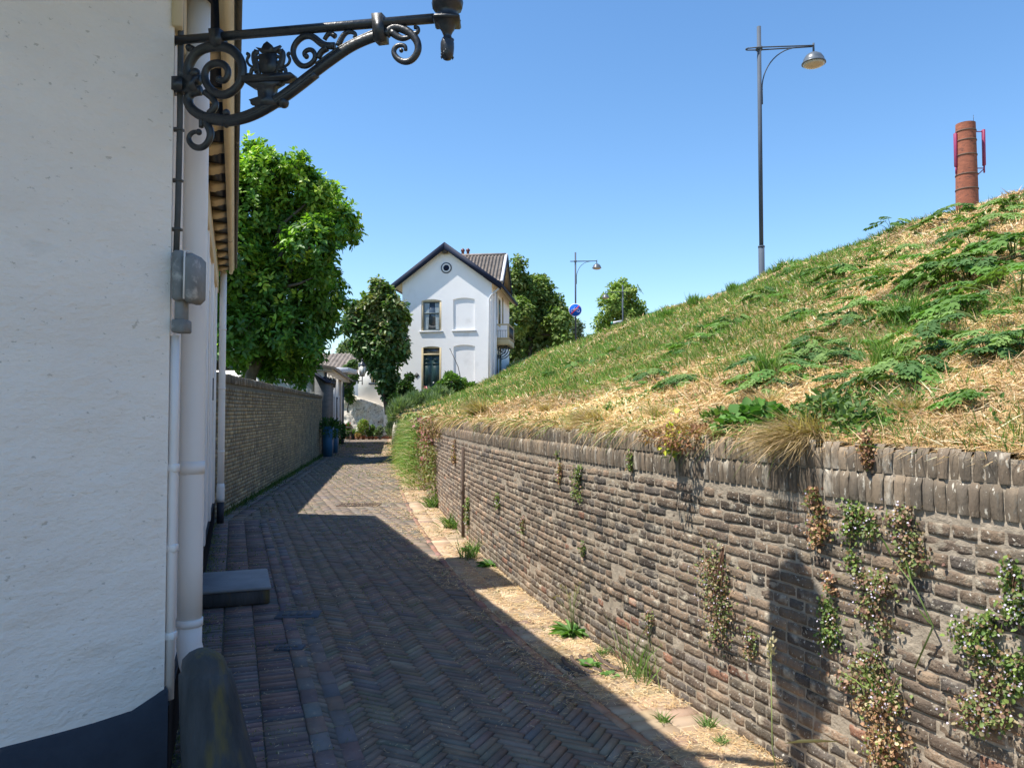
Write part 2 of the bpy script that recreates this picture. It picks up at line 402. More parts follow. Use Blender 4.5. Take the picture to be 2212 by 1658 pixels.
# herringbone carriageway
u = .0485; k = 4; th = R(65)
c_, s_ = math.cos(th), math.sin(th)
hb = MB()
# candidate cells
xs0, xs1, ys0, ys1 = -9.9, 4.6, -2.5, 43.2
corners = np.array([(x, y) for x in (xs0, xs1) for y in (ys0, ys1)])
uv = np.stack([corners[:, 0] * c_ + corners[:, 1] * s_, -corners[:, 0] * s_ + corners[:, 1] * c_], -1) / u
iu = np.arange(int(uv[:, 0].min()), int(uv[:, 0].max()) + 1); iv = np.arange(int(uv[:, 1].min()), int(uv[:, 1].max()) + 1)
A, B = np.meshgrid(iu, iv, indexing='ij'); res = np.mod(A - B, 2 * k)
for r0, w_, h_, aa in ((0, k, 1, 0.), (2 * k - 1, 1, k, math.pi / 2)):
    m_ = res == r0; a = A[m_] + w_ / 2; b = B[m_] + h_ / 2
    x = (a * c_ - b * s_) * u; y = (a * s_ + b * c_) * u
    ok = (y > ys0) & (y < ys1) & (x > EL(y) + np.where(y < 11, .155, .06)) & (x < ER(y) - .04)
    x, y = x[ok], y[ok]; n = len(x)
    z = .010 * (fbm(x * 1.2, y * 1.2, 5) - .5) + .012 * (fbm(x * .35, y * .35, 8) - .5)
    bricks_flat(hb, x, y, th + aa, k * u, u, z, palette(n, PAVE, PW, .08), zj=.0018, tilt=.008)
tag(hb.build('lane', M['paver']), kind='structure')
# left strip: bricks on edge laid across, then two rows lengthwise
sb = MB(); yy = np.arange(-1.0, 11.0, .0545); fa = math.atan2(1, FD)
for rw in range(3):
    x = FX(yy) + .10 + .2 * rw; n = len(yy)
    bricks_flat(sb, x, yy + (x - FX(yy)) * .365 + .01 * (rw % 2), fa - math.pi / 2,   .211, .052, .000 + 0 * x, palette(n, [(.16, .125, .12), (.13, .11, .115), (.20, .14, .125), (.11, .11, .12)], [4, 4, 2, 2]), zj=.002)
yy = np.arange(-1.0, 11.0, .195)
for rw in range(2):
    x = FX(yy) + .636 + .100 * rw; n = len(yy)
    bricks_flat(sb, x, yy + .25 + .09 * rw, fa, .205, .100, .005 + 0 * x, palette(n, [(.15, .125, .125), (.13, .13, .14), (.19, .14, .125)], [3, 3, 2]), zj=.002)
yy = np.arange(11.2, 43, .21)
for rw in range(2):
    x = LB(yy) + .12 + .2 * rw; bricks_flat(sb, x, yy, R(98), .2, .19, .004 + 0 * x, palette(len(yy), [(.17, .14, .12), (.14, .13, .12)], [1, 1]))
tag(sb.build('pavement', M['paver']), kind='structure')
# right strip: dark border row and yellow gutter bricks
rb = MB(); yb = MB(); sy = np.arange(-3, 43, .02); sl_ = np.concatenate([[0], np.cumsum(np.hypot(np.diff(sy), np.diff(W(sy))))])
S2Y = lambda s: np.interp(s, sl_, sy)
Stot = sl_[-1]
ss = np.arange(0, Stot, .205); y = S2Y(ss); sh = (W(y + .05) - W(y - .05)) / .1; an = np.arctan2(1, sh)
nx, ny = np.sin(an), -np.cos(an)
bricks_flat(rb, W(y) - .475 * nx, y - .475 * ny, an, .2, .062, .006 + 0 * y, palette(len(y), [(.26, .15, .12), (.20, .14, .12), (.30, .19, .14)], [3, 2, 2]), zj=.003)
ss = np.arange(0, Stot, .108)
for rw in range(2):
    y = S2Y(ss + .03 * rw); sh = (W(y + .05) - W(y - .05)) / .1; an = np.arctan2(1, sh); nx, ny = np.sin(an), -np.cos(an)
    q = .115 + .215 * rw
    bricks_flat(yb, W(y) - q * nx, y - q * ny, an - math.pi / 2, .212, .104, .004 + .006 * (fbm(y, y * 0, 4) - .5), palette(len(y), [(.31, .225, .15), (.27, .20, .14), (.35, .26, .175), (.22, .165, .12)], [4, 3, 3, 1.5]), joint=.007, zj=.002, bev=.006)
gsd = MB(); ygs = np.arange(-3, 43, .5); gsd.grid(np.stack([np.stack([W(ygs) - .46, ygs, ygs * 0 - .0045], -1), np.stack([W(ygs) + .05, ygs, ygs * 0 - .0045], -1)], 1)[::-1]); tag(gsd.build('gutter_bed', material('gutter_sand', (.34, .26, .17), (.50, .40, .27), 14, rough=1, bump=.004, bscale=60)), kind='structure')
tag(rb.build('border_row', M['paver']), kind='structure'); tag(yb.build('gutter', M['sand']), kind='structure')

# -------- dike (grassy bank)
ysd = np.concatenate([np.arange(-8, 8, .16), np.arange(8, 20, .3), np.arange(20, 60, .8), np.arange(60, 111, 5)])
dd = np.concatenate([[0, .04], np.arange(.16, 3, .14), np.arange(3, 11, .25), [11.5, 13, 16, 22, 35, 60, 100, 160]])
YY, DD = np.meshgrid(ysd, dd, indexing='ij'); XX = W(YY) + .10 + DD
ZZ = dike(XX, YY); ZZ[:, 0] = .4
dk = MB(); dk.grid(np.stack([XX, YY, ZZ], -1), flip=True)
tag(dk.build('grassy_bank', M['earth'], smooth=True), kind='structure')

# ================================================================= RIGHT-HAND BRICK WALL
def brick_wall(mb, curve, s0, s1, z0, z1, ch, Ls, Lh, cols, fine=lambda s: True, joint=.008, wav=.005, push=.0018, zlim=None, seed=1):
    """curve(s) -> (x, y, nx, ny); stretchers and headers in alternate courses"""
    nrow = int((z1 - z0) / ch)
    crs = rng.random(nrow) < .16
    for r in range(nrow):
        z = z0 + r * ch; s = s0 - rng.random() * .2; kind = r % 2; lead = rng.random()
        while s < s1:
            L = (Ls if (kind == 0) ^ (rng.random() < .14) else Lh) * (1 + rng.normal(0, .05))
            sc_ = s + L / 2
            x, y, nx, ny = curve(sc_); tx, ty = -ny, nx
            if tx * (curve(sc_ + .02)[0] - x) + ty * (curve(sc_ + .02)[1] - y) < 0: tx, ty = -tx, -ty
            zw = z + wav * 2 * (fbm(sc_ * .7, r * .15, seed) - .5) * 2
            out = push * 2 * (float(fbm(sc_ * .45, r * .9, seed + 20)) - .45) + rng.normal(0, .0016) - (.006 if rng.random() < .05 else 0) + (.006 if crs[r] and fbm(sc_ * .5, r * 3.1, seed + 9) > .5 else 0)
            c = cols(sc_, z, r)
            if fine(sc_):
                nx_, nz_ = (6, 4) if L > .15 else (4, 4)
            else: nx_, nz_ = 2, 2
            hs = L / 2 - joint / 2; hz = ch / 2 - joint / 2
            a = np.concatenate([[-hs], np.linspace(-hs + .003, hs - .003, nx_), [hs]]); b = np.concatenate([[-hz], np.linspace(-hz + .0025, hz - .0025, nz_), [hz]])
            Ag, Bg = np.meshgrid(a, b, indexing='ij'); O = np.full(Ag.shape, out)
            O[0] -= .012; O[-1] -= .012; O[:, 0] -= .014; O[:, -1] -= .014
            if nx_ > 2:
                pass
                O[1, 1] -= rng.random() * .004; O[-2, -2] -= rng.random() * .004; O[1, -2] -= rng.random() * .004; O[-2, 1] -= rng.random() * .004
                O += rng.normal(0, .0013, O.shape)
            rot = rng.normal(0, .010)
            Bz = Bg + Ag * rot + rng.normal(0, .0012, Bg.shape); Ag = Ag + rng.normal(0, .0012, Ag.shape); Px = x + tx * Ag + nx * O; Py = y + ty * Ag + ny * O
            mb.grid(np.stack([Px, Py, zw + ch / 2 + Bz + 0 * Ag], -1), col=c, flip=bool(tx * ny - ty * nx > 0))
            s += L
def rw_curve(s):
    y = float(S2Y(s)); n = wallnormal(y); return float(W(y)), y, n[0], n[1]
PALB = np.array([(.125, .100, .085), (.155, .122, .098), (.19, .150, .120), (.095, .085, .082), (.22, .165, .13), (.21, .115, .085), (.17, .145, .12)])
def rw_col(s, z, r):
    y = float(S2Y(s)); red = max(0, 1 - z / .45) * (1. if y < 7 else .5)
    wts = np.array([3, 4, 3, 2.2, 1.6, .04 + 2.6 * red, 2.4]); wts /= wts.sum()
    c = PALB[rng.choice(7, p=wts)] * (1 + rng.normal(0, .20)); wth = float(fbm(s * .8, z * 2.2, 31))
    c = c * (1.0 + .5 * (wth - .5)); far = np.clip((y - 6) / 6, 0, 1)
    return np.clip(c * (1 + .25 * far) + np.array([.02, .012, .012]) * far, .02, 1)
WALL = thing('retaining_wall', 'long curving weathered brick retaining wall holding up the grassy bank', 'wall', (1.24, 3.5, 0))
cop0, cop1 = 1.235, TOP
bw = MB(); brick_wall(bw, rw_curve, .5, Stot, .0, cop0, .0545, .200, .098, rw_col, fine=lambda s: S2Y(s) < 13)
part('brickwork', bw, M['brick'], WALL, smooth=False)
yy = np.concatenate([np.arange(-3, 14, .1), np.arange(14, 43, .4)]); zz = np.linspace(-.05, TOP - .03, 24)
Yg, Zg = np.meshgrid(yy, zz, indexing='ij'); nn = np.array([wallnormal(v) for v in yy])[:, None, :]
rec = .0034 + .0022 * (fbm(Yg * 9, Zg * 9, 44) - .5) * 2
mo = MB(); mo.grid(np.stack([W(Yg) - nn[..., 0] * rec, Yg - nn[..., 1] * rec, Zg], -1), flip=True)
part('mortar', mo, M['mortar'], WALL)
# two rows of bricks on end
cb = MB()
for row, (za, zb, prj, dep) in enumerate(((cop0, cop0 + .118, .012, .10), (cop0 + .120, TOP, .008, .26))):
    s = .5
    while s < Stot:
        Wd = .0455 * (1 + rng.normal(0, .12)); sc_ = s + Wd / 2; y = float(S2Y(sc_)); n = wallnormal(y); t = np.array([-n[1], n[0], 0]); x = float(W(y))
        wthr = float(fbm(sc_ * .5, row, 77)); j = rng.normal(0, .0025); zt = zb - (rng.random() ** 2 * .034 if row else 0) + (.018 * (wthr - .5) if row else 0)
        gap = .0035
        if row and rng.random() < .035: s += Wd; continue
        hs = Wd / 2 - gap / 2; lean = rng.normal(0, .03)
        fine = y < 13
        b = np.linspace(za + .002, zt, 5 if fine else 3); a = np.array([-hs, -hs + .005, hs - .005, hs])
        Ag, Bg = np.meshgrid(a, b, indexing='ij'); O = np.full(Ag.shape, prj + j + .012 * (wthr - .5)); O[0] -= .008; O[-1] -= .008; O[:, -1] -= .008 + rng.random() * .006; O[:, 0] -= .004
        if fine: O += rng.normal(0, .0012, O.shape)
        Ag = Ag + (Bg - za) * lean
        Pg = np.stack([x + t[0] * Ag + n[0] * O, y + t[1] * Ag + n[1] * O, Bg], -1)
        Pb = Pg[:, -1] + np.array([-n[0] * dep, -n[1] * dep, -.004])
        c = np.array([(.17, .145, .12), (.145, .125, .105), (.19, .16, .13), (.175, .145, .118), (.13, .115, .10)][rng.integers(5)]) * (1 + rng.normal(0, .07)) * (1.0 + .7 * (wthr - .5))
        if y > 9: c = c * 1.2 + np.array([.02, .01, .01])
        cb.grid(np.concatenate([Pg, Pb[:, None]], 1), col=c, flip=bool(t[0] * n[1] - t[1] * n[0] > 0))
        Pd = Pg[[0, -1]].copy(); back = Pd - np.array([n[0] * .02, n[1] * .02, 0]); s += Wd
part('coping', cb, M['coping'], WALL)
# grey slot post in the wall
p = onwall(1003, 1060); n = wallnormal(p[1]); t = np.array([-n[1], n[0], 0]); ps = MB()
def TT(v, p=p, n=n, t=t): return p * [1, 1, 0] + v[:, :1] * t + v[:, 1:2] * n + v[:, 2:] * [0, 0, 1]
ps.cbox((-.03, -.01, 0), (.03, .035, 1.14), .004, T=TT); ps.cbox((-.05, .03, .55), (.05, .045, .60), .004, T=TT)
tag(ps.build('steel_channel', M['rust']), 'narrow rusty steel channel standing upright against the brick wall', 'channel')

# ================================================================= NEAR WHITE HOUSE (left)
NH = thing('white_house', 'near white plastered house with dark plinth and cream cornice along the left of the lane', 'house', (CA[0], CA[1], 0))
fd = unit(np.array([FD, 1, 0])); fn = np.array([fd[1], -fd[0], 0])        # along the facade / out into the lane
HB = np.array([float(FX(FEND)), FEND]); fr_d = np.array([-.69, -.724]); HD = CA + 8.4 * fr_d; HC = np.array([-10.3, FEND])
HT = 3.74
def FW(a, o, z):                                       # facade frame: a metres along from the corner, o out, z up
    return np.array([CA[0], CA[1], 0]) + np.multiply.outer(a, fd) + np.multiply.outer(o, fn) + np.multiply.outer(z, np.array([0, 0, 1.]))
def TF(v): return FW(v[:, 0], v[:, 1], v[:, 2])
ALEN = (FEND - CA[1]) / fd[1]
doorA = (2.95, 3.85); wins = ((4.45, 5.35), (6.35, 7.25))
wl = MB()
# facade in strips round the openings (openings are set back 12 cm)
zs = np.linspace(0, HT, 30)
def strip(mb, a0, a1, z0, z1, o=0., n=6, mz=14):
    A_, Z_ = np.meshgrid(np.linspace(a0, a1, n), np.linspace(z0, z1, mz), indexing='ij'); mb.grid(FW(A_, o + 0 * A_, Z_))
edges = [0, doorA[0], doorA[1], wins[0][0], wins[0][1], wins[1][0], wins[1][1], ALEN]
for i in range(7):
    a0, a1 = edges[i], edges[i + 1]
    if i % 2 == 0: strip(wl, a0, a1, 0, HT)
    else:
        lo, hi = (.14, 2.55) if i == 1 else (.95, 2.9)
        strip(wl, a0, a1, hi, HT); strip(wl, a0, a1, 0, lo)
        for q in (a0, a1):
            wl.add(FW(np.array([q, q, q, q]), np.array([0, -.12, -.12, 0]), np.array([lo, lo, hi, hi])), np.array([0, 1, 2, 3]))
        for q in (lo, hi): wl.add(FW(np.array([a0, a1, a1, a0]), np.array([0, 0, -.12, -.12]), np.array([q] * 4)), np.array([0, 1, 2, 3]))
# front face (towards the square), slightly uneven, rounded at the corner
fN = np.array([-fr_d[1], fr_d[0]])
Sg, Zg = np.meshgrid(np.concatenate([[0, .012, .035], np.linspace(.08, 8.4, 130)]), np.linspace(0, HT, 70), indexing='ij')
dz = .010 * (fbm(Sg * 1.3, Zg * 1.3, 61) - .5) + .006 * (fbm(Sg * 6, Zg * 9, 62) - .5); dz[0] = 0; dz[1] = -.002
wl.grid(np.stack([CA[0] + fr_d[0] * Sg + fN[0] * dz, CA[1] + fr_d[1] * Sg + fN[1] * dz, Zg], -1), flip=True)
wl.add([[HB[0], HB[1], 0], [HC[0], HC[1], 0], [HC[0], HC[1], HT], [-7.3, FEND, 6.6], [HB[0], HB[1], HT]], np.array([0, 1, 2, 3, 4]))
wl.add([[HC[0], HC[1], 0], [HD[0], HD[1], 0], [HD[0], HD[1], HT], [HC[0], HC[1], HT]], np.array([0, 1, 2, 3]))
part('wall', wl, M['plaster'], NH)
pl = MB()
pl.cbox((.0, -.005, -.02), (doorA[0], .022, .335), .008, T=TF); pl.cbox((doorA[1], -.005, -.02), (ALEN + .01, .022, .335), .008, T=TF)
sg = np.linspace(-.01, 8.3, 60); top = .335 + .010 * (fbm(sg * 3, sg * 0, 3) - .5) + .05 * np.exp(-sg / .05)
for o_, z_ in ((.018, None),):
    a = np.stack([CA[0] + fr_d[0] * sg + fN[0] * .020, CA[1] + fr_d[1] * sg + fN[1] * .020, top * 0 - .02], -1); b = a.copy(); b[:, 2] = top
    c = b.copy(); c[:, 0] -= fN[0] * .03; c[:, 1] -= fN[1] * .03; c[:, 2] += .012
    pl.grid(np.stack([a, b, c], 1))
part('plinth', pl, M['plinth'], NH)
dr = MB(); dr.cbox((doorA[0] + .06, -.11, .15), (doorA[1] - .06, -.075, 2.45), .004, T=TF)
for z0, z1 in ((.3, 1.0), (1.15, 2.2)): dr.cbox((doorA[0] + .18, -.08, z0), (doorA[1] - .18, -.062, z1), .008, T=TF)
d_ = part('door', dr, material('dark_red_door', (.13, .02, .015), (.17, .03, .02), 4, rough=.45), NH)
df = MB()
for a0, a1, z0, z1 in ((doorA[0], doorA[0] + .06, .14, 2.55), (doorA[1] - .06, doorA[1], .14, 2.55), (doorA[0] + .06, doorA[1] - .06, 2.45, 2.55)): df.cbox((a0, -.115, z0), (a1, -.03, z1), .004, T=TF)
part('door_frame', df, M['cream'], NH)
for a0, a1 in wins:
    wf = MB()
    for b0, b1, z0, z1 in ((a0, a0 + .07, .95, 2.9), (a1 - .07, a1, .95, 2.9), (a0 + .07, a1 - .07, 2.83, 2.9), (a0 + .07, a1 - .07, .95, 1.02), (a0 + .07, a1 - .07, 1.95, 2.0)): wf.cbox((b0, -.125, z0), (b1, -.07, z1), .004, T=TF)
    wo = part('window', wf, M['reveal'], NH); gp = MB(); gp.box((a0 + .07, -.112, 1.02), (a1 - .07, -.104, 2.83), T=TF); part('pane', gp, M['glass'], wo)
# pilaster strips that show as ridges along the facade
pz = MB()
for a in (2.0, 4.05, 5.75, 7.55):
    pz = MB(); pz.cbox((a, -.004, .336), (a + .16, .028, 3.34), .004, T=TF); part('pilaster', pz, M['plaster2'], NH)

sp = MB(); sp.cbox((5.9, .026, 1.72), (5.94, .04, 1.98), .002, T=TF); part('letter_slot', sp, M['iron'], NH)
# cornice
a_st = -1.15
a_st = -.02; cn = MB(); cn.cbox((a_st, -.01, 3.30), (ALEN, .035, 3.60), .006, T=TF)
cn.cbox((a_st, .034, 3.745), (ALEN + .02, .225, 3.838), .006, T=TF)
prof = [(.175, 3.60), (.20, 3.585), (.225, 3.60), (.23, 3.64), (.245, 3.66), (.245, 3.72), (.262, 3.76), (.268, 3.84), (.18, 3.84)]
k_ = len(prof); V = [FW(a, o, z) for a in (a_st, ALEN + .05) for o, z in prof]; i = np.arange(k_ - 1)
cn.add(V, [np.stack([i, i + 1, i + 1 + k_, i + k_], -1), np.arange(k_)[None].copy(), (np.arange(k_) + k_)[::-1][None].copy()])
cr = part('cornice', cn, M['cream'], NH)
bk = MB(); bk.box((a_st, .036, 3.645), (ALEN - .01, .174, 3.74), T=TF); part('socket_shade', bk, M['iron'], NH)  # near-black colour of this board stands in for deep shade between the blocks
a = ALEN - .10
while a > 1.0:
    b = MB(); pr = [(.036, 3.598), (.08, 3.598), (.10, 3.610), (.12, 3.612), (.14, 3.625), (.173, 3.628), (.173, 3.644), (.036, 3.644)]
    b.prism(pr, .20, (FW(a - .20, 0., 0.), fn, (0, 0, 1), fd)); o = part('bracket_block', b, M['cream'], cr); a -= .53
gt = MB(); gt.cbox((a_st, .255, 3.68), (ALEN + .05, .285, 3.86), .01, T=TF); part('gutter', gt, M['oldiron'], NH)
# roof
a_st = -1.15; rf = MB(); e0 = FW(a_st, .25, 3.88); e1 = FW(ALEN + .05, .25, 3.88); r1 = np.array([-7.3, FEND + .05, 6.75]); r2 = r1 + np.array([.365, -1, 0]) * 6.6
hd = np.array([HD[0], HD[1] - .2, 3.92]); hc = np.array([HC[0] - .2, HC[1] + .05, 3.92])
V = np.array([e0, e1, r1, r2, hd, hc]); rf.add(V, [np.array([[0, 1, 2, 3], [5, 4, 3, 2]]), np.array([[4, 0, 3]])]); rf.add(V - [0, 0, .12], [np.array([[3, 2, 1, 0], [2, 3, 4, 5]]), np.array([[3, 0, 4]])])
rf.add([V[4], V[0], V[0] - [0, 0, .12], V[4] - [0, 0, .12]], np.array([0, 1, 2, 3])); rf.add([V[0], V[1], V[1] - [0, 0, .12], V[0] - [0, 0, .12]], np.array([0, 1, 2, 3]))
part('roof', rf, M['tile'], NH)
dm = MB(); dm.cbox((3.15, -1.6, 3.93), (4.45, .02, 4.78), .01, T=TF); dm.cbox((3.05, -1.7, 4.782), (4.55, .16, 4.90), .01, T=TF); part('dormer', dm, M['cream'], NH)
# thick downpipe near the corner, with its foot kicked out
pa = .30
dp = MB(); q = FW(pa, .083, 0.)
dp.tube([q + [0, 0, z] for z in (.60, .9, 1.5, 2.2, 3.0, 3.58)], .056, 20)
dp.tube([q + [0, 0, z] for z in (1.30, 1.36)], .0585, 20); dp.tube([q + [0, 0, z] for z in (.585, .60, .62)], .0605, 20)
dp.tube([q + [0, 0, .62], q + [0, 0, .50], q + [.02, -.01, .42], q + [.06, -.03, .34], q + [.075, -.035, .12], q + [.075, -.035, 0]], [.056, .057, .06, .06, .058, .058], 20)
part('downpipe', dp, M['pipe'], NH, smooth=True)
dp = MB(); q = FW(ALEN - .10, .10, 0.); dp.tube([q + [0, 0, z] for z in (.33, 1.5, 2.5, 3.6)], .046, 16)
for z in (1.0, 1.9, 2.75): dp.tube([q + [0, 0, z] for z in (z, z + .03)], .050, 16)
dp.tube([q + [0, 0, z] for z in (.30, .36, .50, .56)], [.054, .054, .054, .048], 16)
d2 = part('downpipe', dp, M['pipe'], NH, smooth=True); dp = MB(); dp.tube([q + [0, 0, z] for z in (0, .30)], .048, 16); part('foot', dp, M['plinth'], d2, smooth=True)
# conduit with junction box at the corner
cd = MB(); q = np.array([CA[0] + .018, CA[1] + .035, 0.]); q = P(375, 900, 3.36) * [1, 1, 0]
cd.tube([q + [0, 0, z] for z in (.345, 1.0, 1.5, 1.93)], .0195, 14)
for z in (1.33, .98, .6): cd.cbox(q + [-.03, -.02, z], q + [.024, .022, z + .035], .004)
cdo = part('conduit', cd, M['pipe'], NH, smooth=False)
cb2 = MB(); cb2.tube([q + [0, 0, 2.28], q + [.005, 0, 2.5], q + [.008, 0, 2.9], q + [.004, 0, 3.5]], .013, 10)
for z in (2.40, 2.62, 2.85, 3.05): cb2.cbox(q + [-.03, -.015, z], q + [.022, .018, z + .012], .002)
part('cable', cb2, M['oldiron'], NH)
jb_ = MB()
o0 = P(376, 650, 3.32); o1 = P(404, 543, 3.32)
jb_.cbox((o0[0], 3.28, o0[2]), (o1[0], 3.42, o1[2]), .012)
o0 = P(407, 655, 3.32); o1 = P(434, 548, 3.32); jb_.cbox((o0[0] - .012, 3.26, o0[2]), (o1[0], 3.40, o1[2] - .005), .022)
o0 = P(375, 716, 3.32); o1 = P(401, 645, 3.32); jb_.cbox((o0[0] + .004, 3.31, o0[2] + .03), (o1[0] - .004, 3.37, o1[2] + .02), .008)
o0 = P(374, 718, 3.32); o1 = P(402, 690, 3.32); jb_.cbox((o0[0] - .003, 3.30, o0[2]), (o1[0] + .002, 3.38, o1[2]), .006)
part('junction_box', jb_, material('weathered_box', (.15, .155, .15), (.26, .265, .26), 11, rough=.75, bump=.003, bscale=26, c3=(.52, .50, .46), s3=9, t3=.56), NH)
jl = MB(); o0 = P(405, 648, 3.3); o1 = P(407, 546, 3.3); jl.tube([[o0[0], 3.262, o0[2]], [o1[0], 3.262, o1[2]], [o1[0], 3.33, o1[2] + .01]], .004, 6); part('box_clip', jl, M['pipe'], NH)

# step, guard stone
st = MB(); s0 = G(560, 1310)
DS = thing('door_step', 'grey stone door step on the brick pavement before the near white house', 'step', FW(3.4, .3, 0.))
stp = MB(); stp.cbox((3.02, .024, .118), (3.80, .575, .145), .007, T=TF); part('tread', stp, M['stone'], DS)
stp = MB(); stp.cbox((3.03, .024, 0.005), (3.79, .565, .1178), .008, T=TF); part('riser', stp, M['guard'], DS)
gs = MB(); b0 = P(496, 1800, 3.06); b0[2] = -.02; t0 = P(436, 1420, 3.10)
prof = [(0, .150), (.2, .146), (.4, .134), (.60, .119), (.78, .106), (.855, .100), (.865, .088), (.90, .086), (.94, .078), (.975, .052), (.995, .022), (1.0, .001)]
H_ = .665; ring = []; n = 24; aa = np.linspace(0, 2 * math.pi, n, endpoint=False)
for t_, r_ in prof:
    c = b0 + (t0 - b0) * [1, 1, 0] * t_ ** .85; rr = r_ * (1 + .05 * (fbm(aa * 1.3, aa * 0 + t_ * 4, 15) - .5) * 2)
    ring.append(np.stack([c[0] + rr * np.cos(aa), c[1] + rr * .85 * np.sin(aa), 0 * aa + H_ * t_ - .02], -1))
ring = np.array(ring); ii = np.arange(ring.shape[0] * n).reshape(-1, n); jj = np.roll(ii, -1, 1)
gs.add(ring.reshape(-1, 3), np.stack([ii[:-1], jj[:-1], jj[1:], ii[1:]], -1).reshape(-1, 4))
tag(gs.build('guard_stone', M['guard'], smooth=True), 'dark mossy domed guard stone leaning at the foot of the house corner', 'guard stone')

# ================================================================= CAST-IRON WALL LANTERN
BA = P(365, 200, 3.36); BE = P(965, 60, 2.97)
bd = unit((BE - BA) * [1, 1, 0]); bn = np.array([bd[1], -bd[0], 0])      # along the arm / towards the viewer
def BR(zx, zy):
    px, py = (350 + zx / 2.6024) / 1.15732, (zy / 2.6024) / 1.15732
    a, b = ray(px, py); d = np.array([a, 1, b]); t = np.dot(BA - [0, 0, EYE], bn) / np.dot(d, bn); return np.array([0, 0, EYE]) + d * t
ZP = .000645                                           # metres per traced unit
WLN = thing('wall_lantern', 'black cast-iron scroll bracket with lantern and coat of arms on the house corner', 'wall lantern', BA)
def smooth_path(pts, k=5):
    pts = np.array(pts, float); t = np.arange(len(pts)); f = np.linspace(0, len(pts) - 1, (len(pts) - 1) * k + 1)
    sx, sy = spline(t, pts[:, 0]), spline(t, pts[:, 1]); return [(float(sx(q)), float(sy(q))) for q in f]
def sweep(mb, pts, r0, r1=None, flat=1., k=5, n=10, off=0.):
    pp = smooth_path(pts, k); m = len(pp); r1 = r0 if r1 is None else r1
    W3 = np.array([BR(*q) for q in pp]) + bn * off; mb.tube(W3, np.linspace(r0, r1, m) * ZP, n, up=bn, flat=flat)
mb = MB(); mb.tube([BR(188, 268), BR(1030, 195), BR(1910, 122)], .0195, 14); mb.tube([BR(186, 268), BR(215, 266)], .024, 14)
part('arm', mb, M['iron'], WLN, smooth=True)
mb = MB(); sweep(mb, [(430, 765), (560, 785), (700, 755), (850, 680), (1000, 575), (1150, 460), (1280, 365), (1400, 290), (1530, 238), (1600, 228)], 40, 34, .8)
sweep(mb, [(560, 800), (700, 772), (850, 700), (1000, 600), (1150, 485)], 26, 22, 1.3); sweep(mb, [(1150, 425), (1290, 325), (1420, 255), (1530, 205)], 16, 14, 1.4)
part('lower_brace', mb, M['iron'], WLN, smooth=True)
mb = MB()
sweep(mb, [(320, 520), (315, 440), (365, 350), (450, 308), (560, 310), (640, 370), (668, 460), (640, 555), (560, 615), (480, 600), (432, 540), (425, 470), (465, 420), (530, 415), (572, 460), (555, 520), (512, 518)], 38, 22, .8)
sweep(mb, [(385, 520), (330, 500), (312, 440), (345, 370), (350, 330), (320, 310)], 36, 22, .8)
sweep(mb, [(395, 590), (330, 610), (315, 670), (360, 730), (440, 770)], 36, 34, .8); sweep(mb, [(420, 600), (470, 640), (490, 690), (450, 740)], 22, 26, .8)
sweep(mb, [(425, 790), (455, 850), (450, 910), (405, 958), (345, 950), (318, 900), (345, 862), (385, 862)], 30, 14, .8)
sweep(mb, [(400, 760), (398, 830)], 18, 16)
part('scrollwork', mb, M['iron'], WLN, smooth=True); mb = MB()
sweep(mb, [(1265, 300), (1190, 290), (1130, 245), (1065, 240), (1010, 290), (1000, 360), (1045, 425), (1105, 420), (1140, 370), (1112, 325), (1070, 345), (1085, 375)], 24, 14, .9)
sweep(mb, [(1200, 260), (1232, 220), (1270, 238)], 14, 18); sweep(mb, [(1290, 300), (1315, 245), (1355, 210), (1400, 222), (1390, 250)], 20, 10)
sweep(mb, [(1160, 380), (1180, 340), (1220, 315)], 20, 20)
part('middle_scroll', mb, M['iron'], WLN, smooth=True); mb = MB()
sweep(mb, [(1600, 228), (1650, 185), (1720, 195), (1790, 250), (1808, 330), (1760, 395), (1695, 395), (1652, 345), (1675, 300), (1720, 300), (1728, 330)], 30, 12, .9)
sweep(mb, [(1640, 210), (1700, 250), (1760, 240)], 26, 12); sweep(mb, [(1740, 215), (1800, 215), (1808, 185), (1785, 180)], 14, 12)
part('end_scroll', mb, M['iron'], WLN, smooth=True); mb = MB()
for x, y, r in ((320, 312, 26), (345, 590, 34), (360, 480, 38), (935, 670, 36), (383, 860, 22), (515, 518, 24), (1083, 368, 18), (562, 735, 26), (740, 665, 24), (562, 815, 20), (1700, 330, 14), (912, 545, 18), (960, 610, 30)):
    c = BR(x, y); a = np.linspace(0, math.pi, 7); mb = MB(); mb.lathe([(max(.0005, r * ZP * math.sin(t)), -r * ZP * math.cos(t)) for t in a], c, 10); part('boss', mb, M['iron'], WLN, smooth=True)
mb = MB()
def plate(pts, th=.022, off=.0):
    W3 = np.array([BR(*q) for q in pts]); k = len(pts); i = np.arange(k); j = (i + 1) % k
    A_, B_ = W3 + bn * (off + th / 2), W3 + bn * (off - th / 2); mb.add(np.concatenate([A_, B_]), [i[None].copy(), (i + k)[::-1][None].copy(), np.stack([i, j, j + k, i + k], -1)])
plate([(678, 505), (1000, 485), (1012, 505), (960, 530), (690, 545)], .05)
plate([(690, 546), (930, 540), (880, 570), (870, 640), (905, 690), (760, 700), (725, 660), (785, 640), (780, 590), (730, 572)], .04)
part('shelf', mb, M['iron'], WLN); mb = MB(); plate([(185, 520), (300, 515), (300, 600), (190, 606)], .07); plate([(300, 505), (375, 500), (390, 520), (365, 548), (395, 600), (300, 612)], .05)
part('wall_fixing', mb, M['iron'], WLN); mb = MB(); plate([(470, 205), (540, 200), (545, 300), (500, 320), (480, 290)], .055); part('strap', mb, M['iron'], WLN); mb = MB(); plate([(1525, 108), (1592, 104), (1602, 272), (1535, 280)], .055)
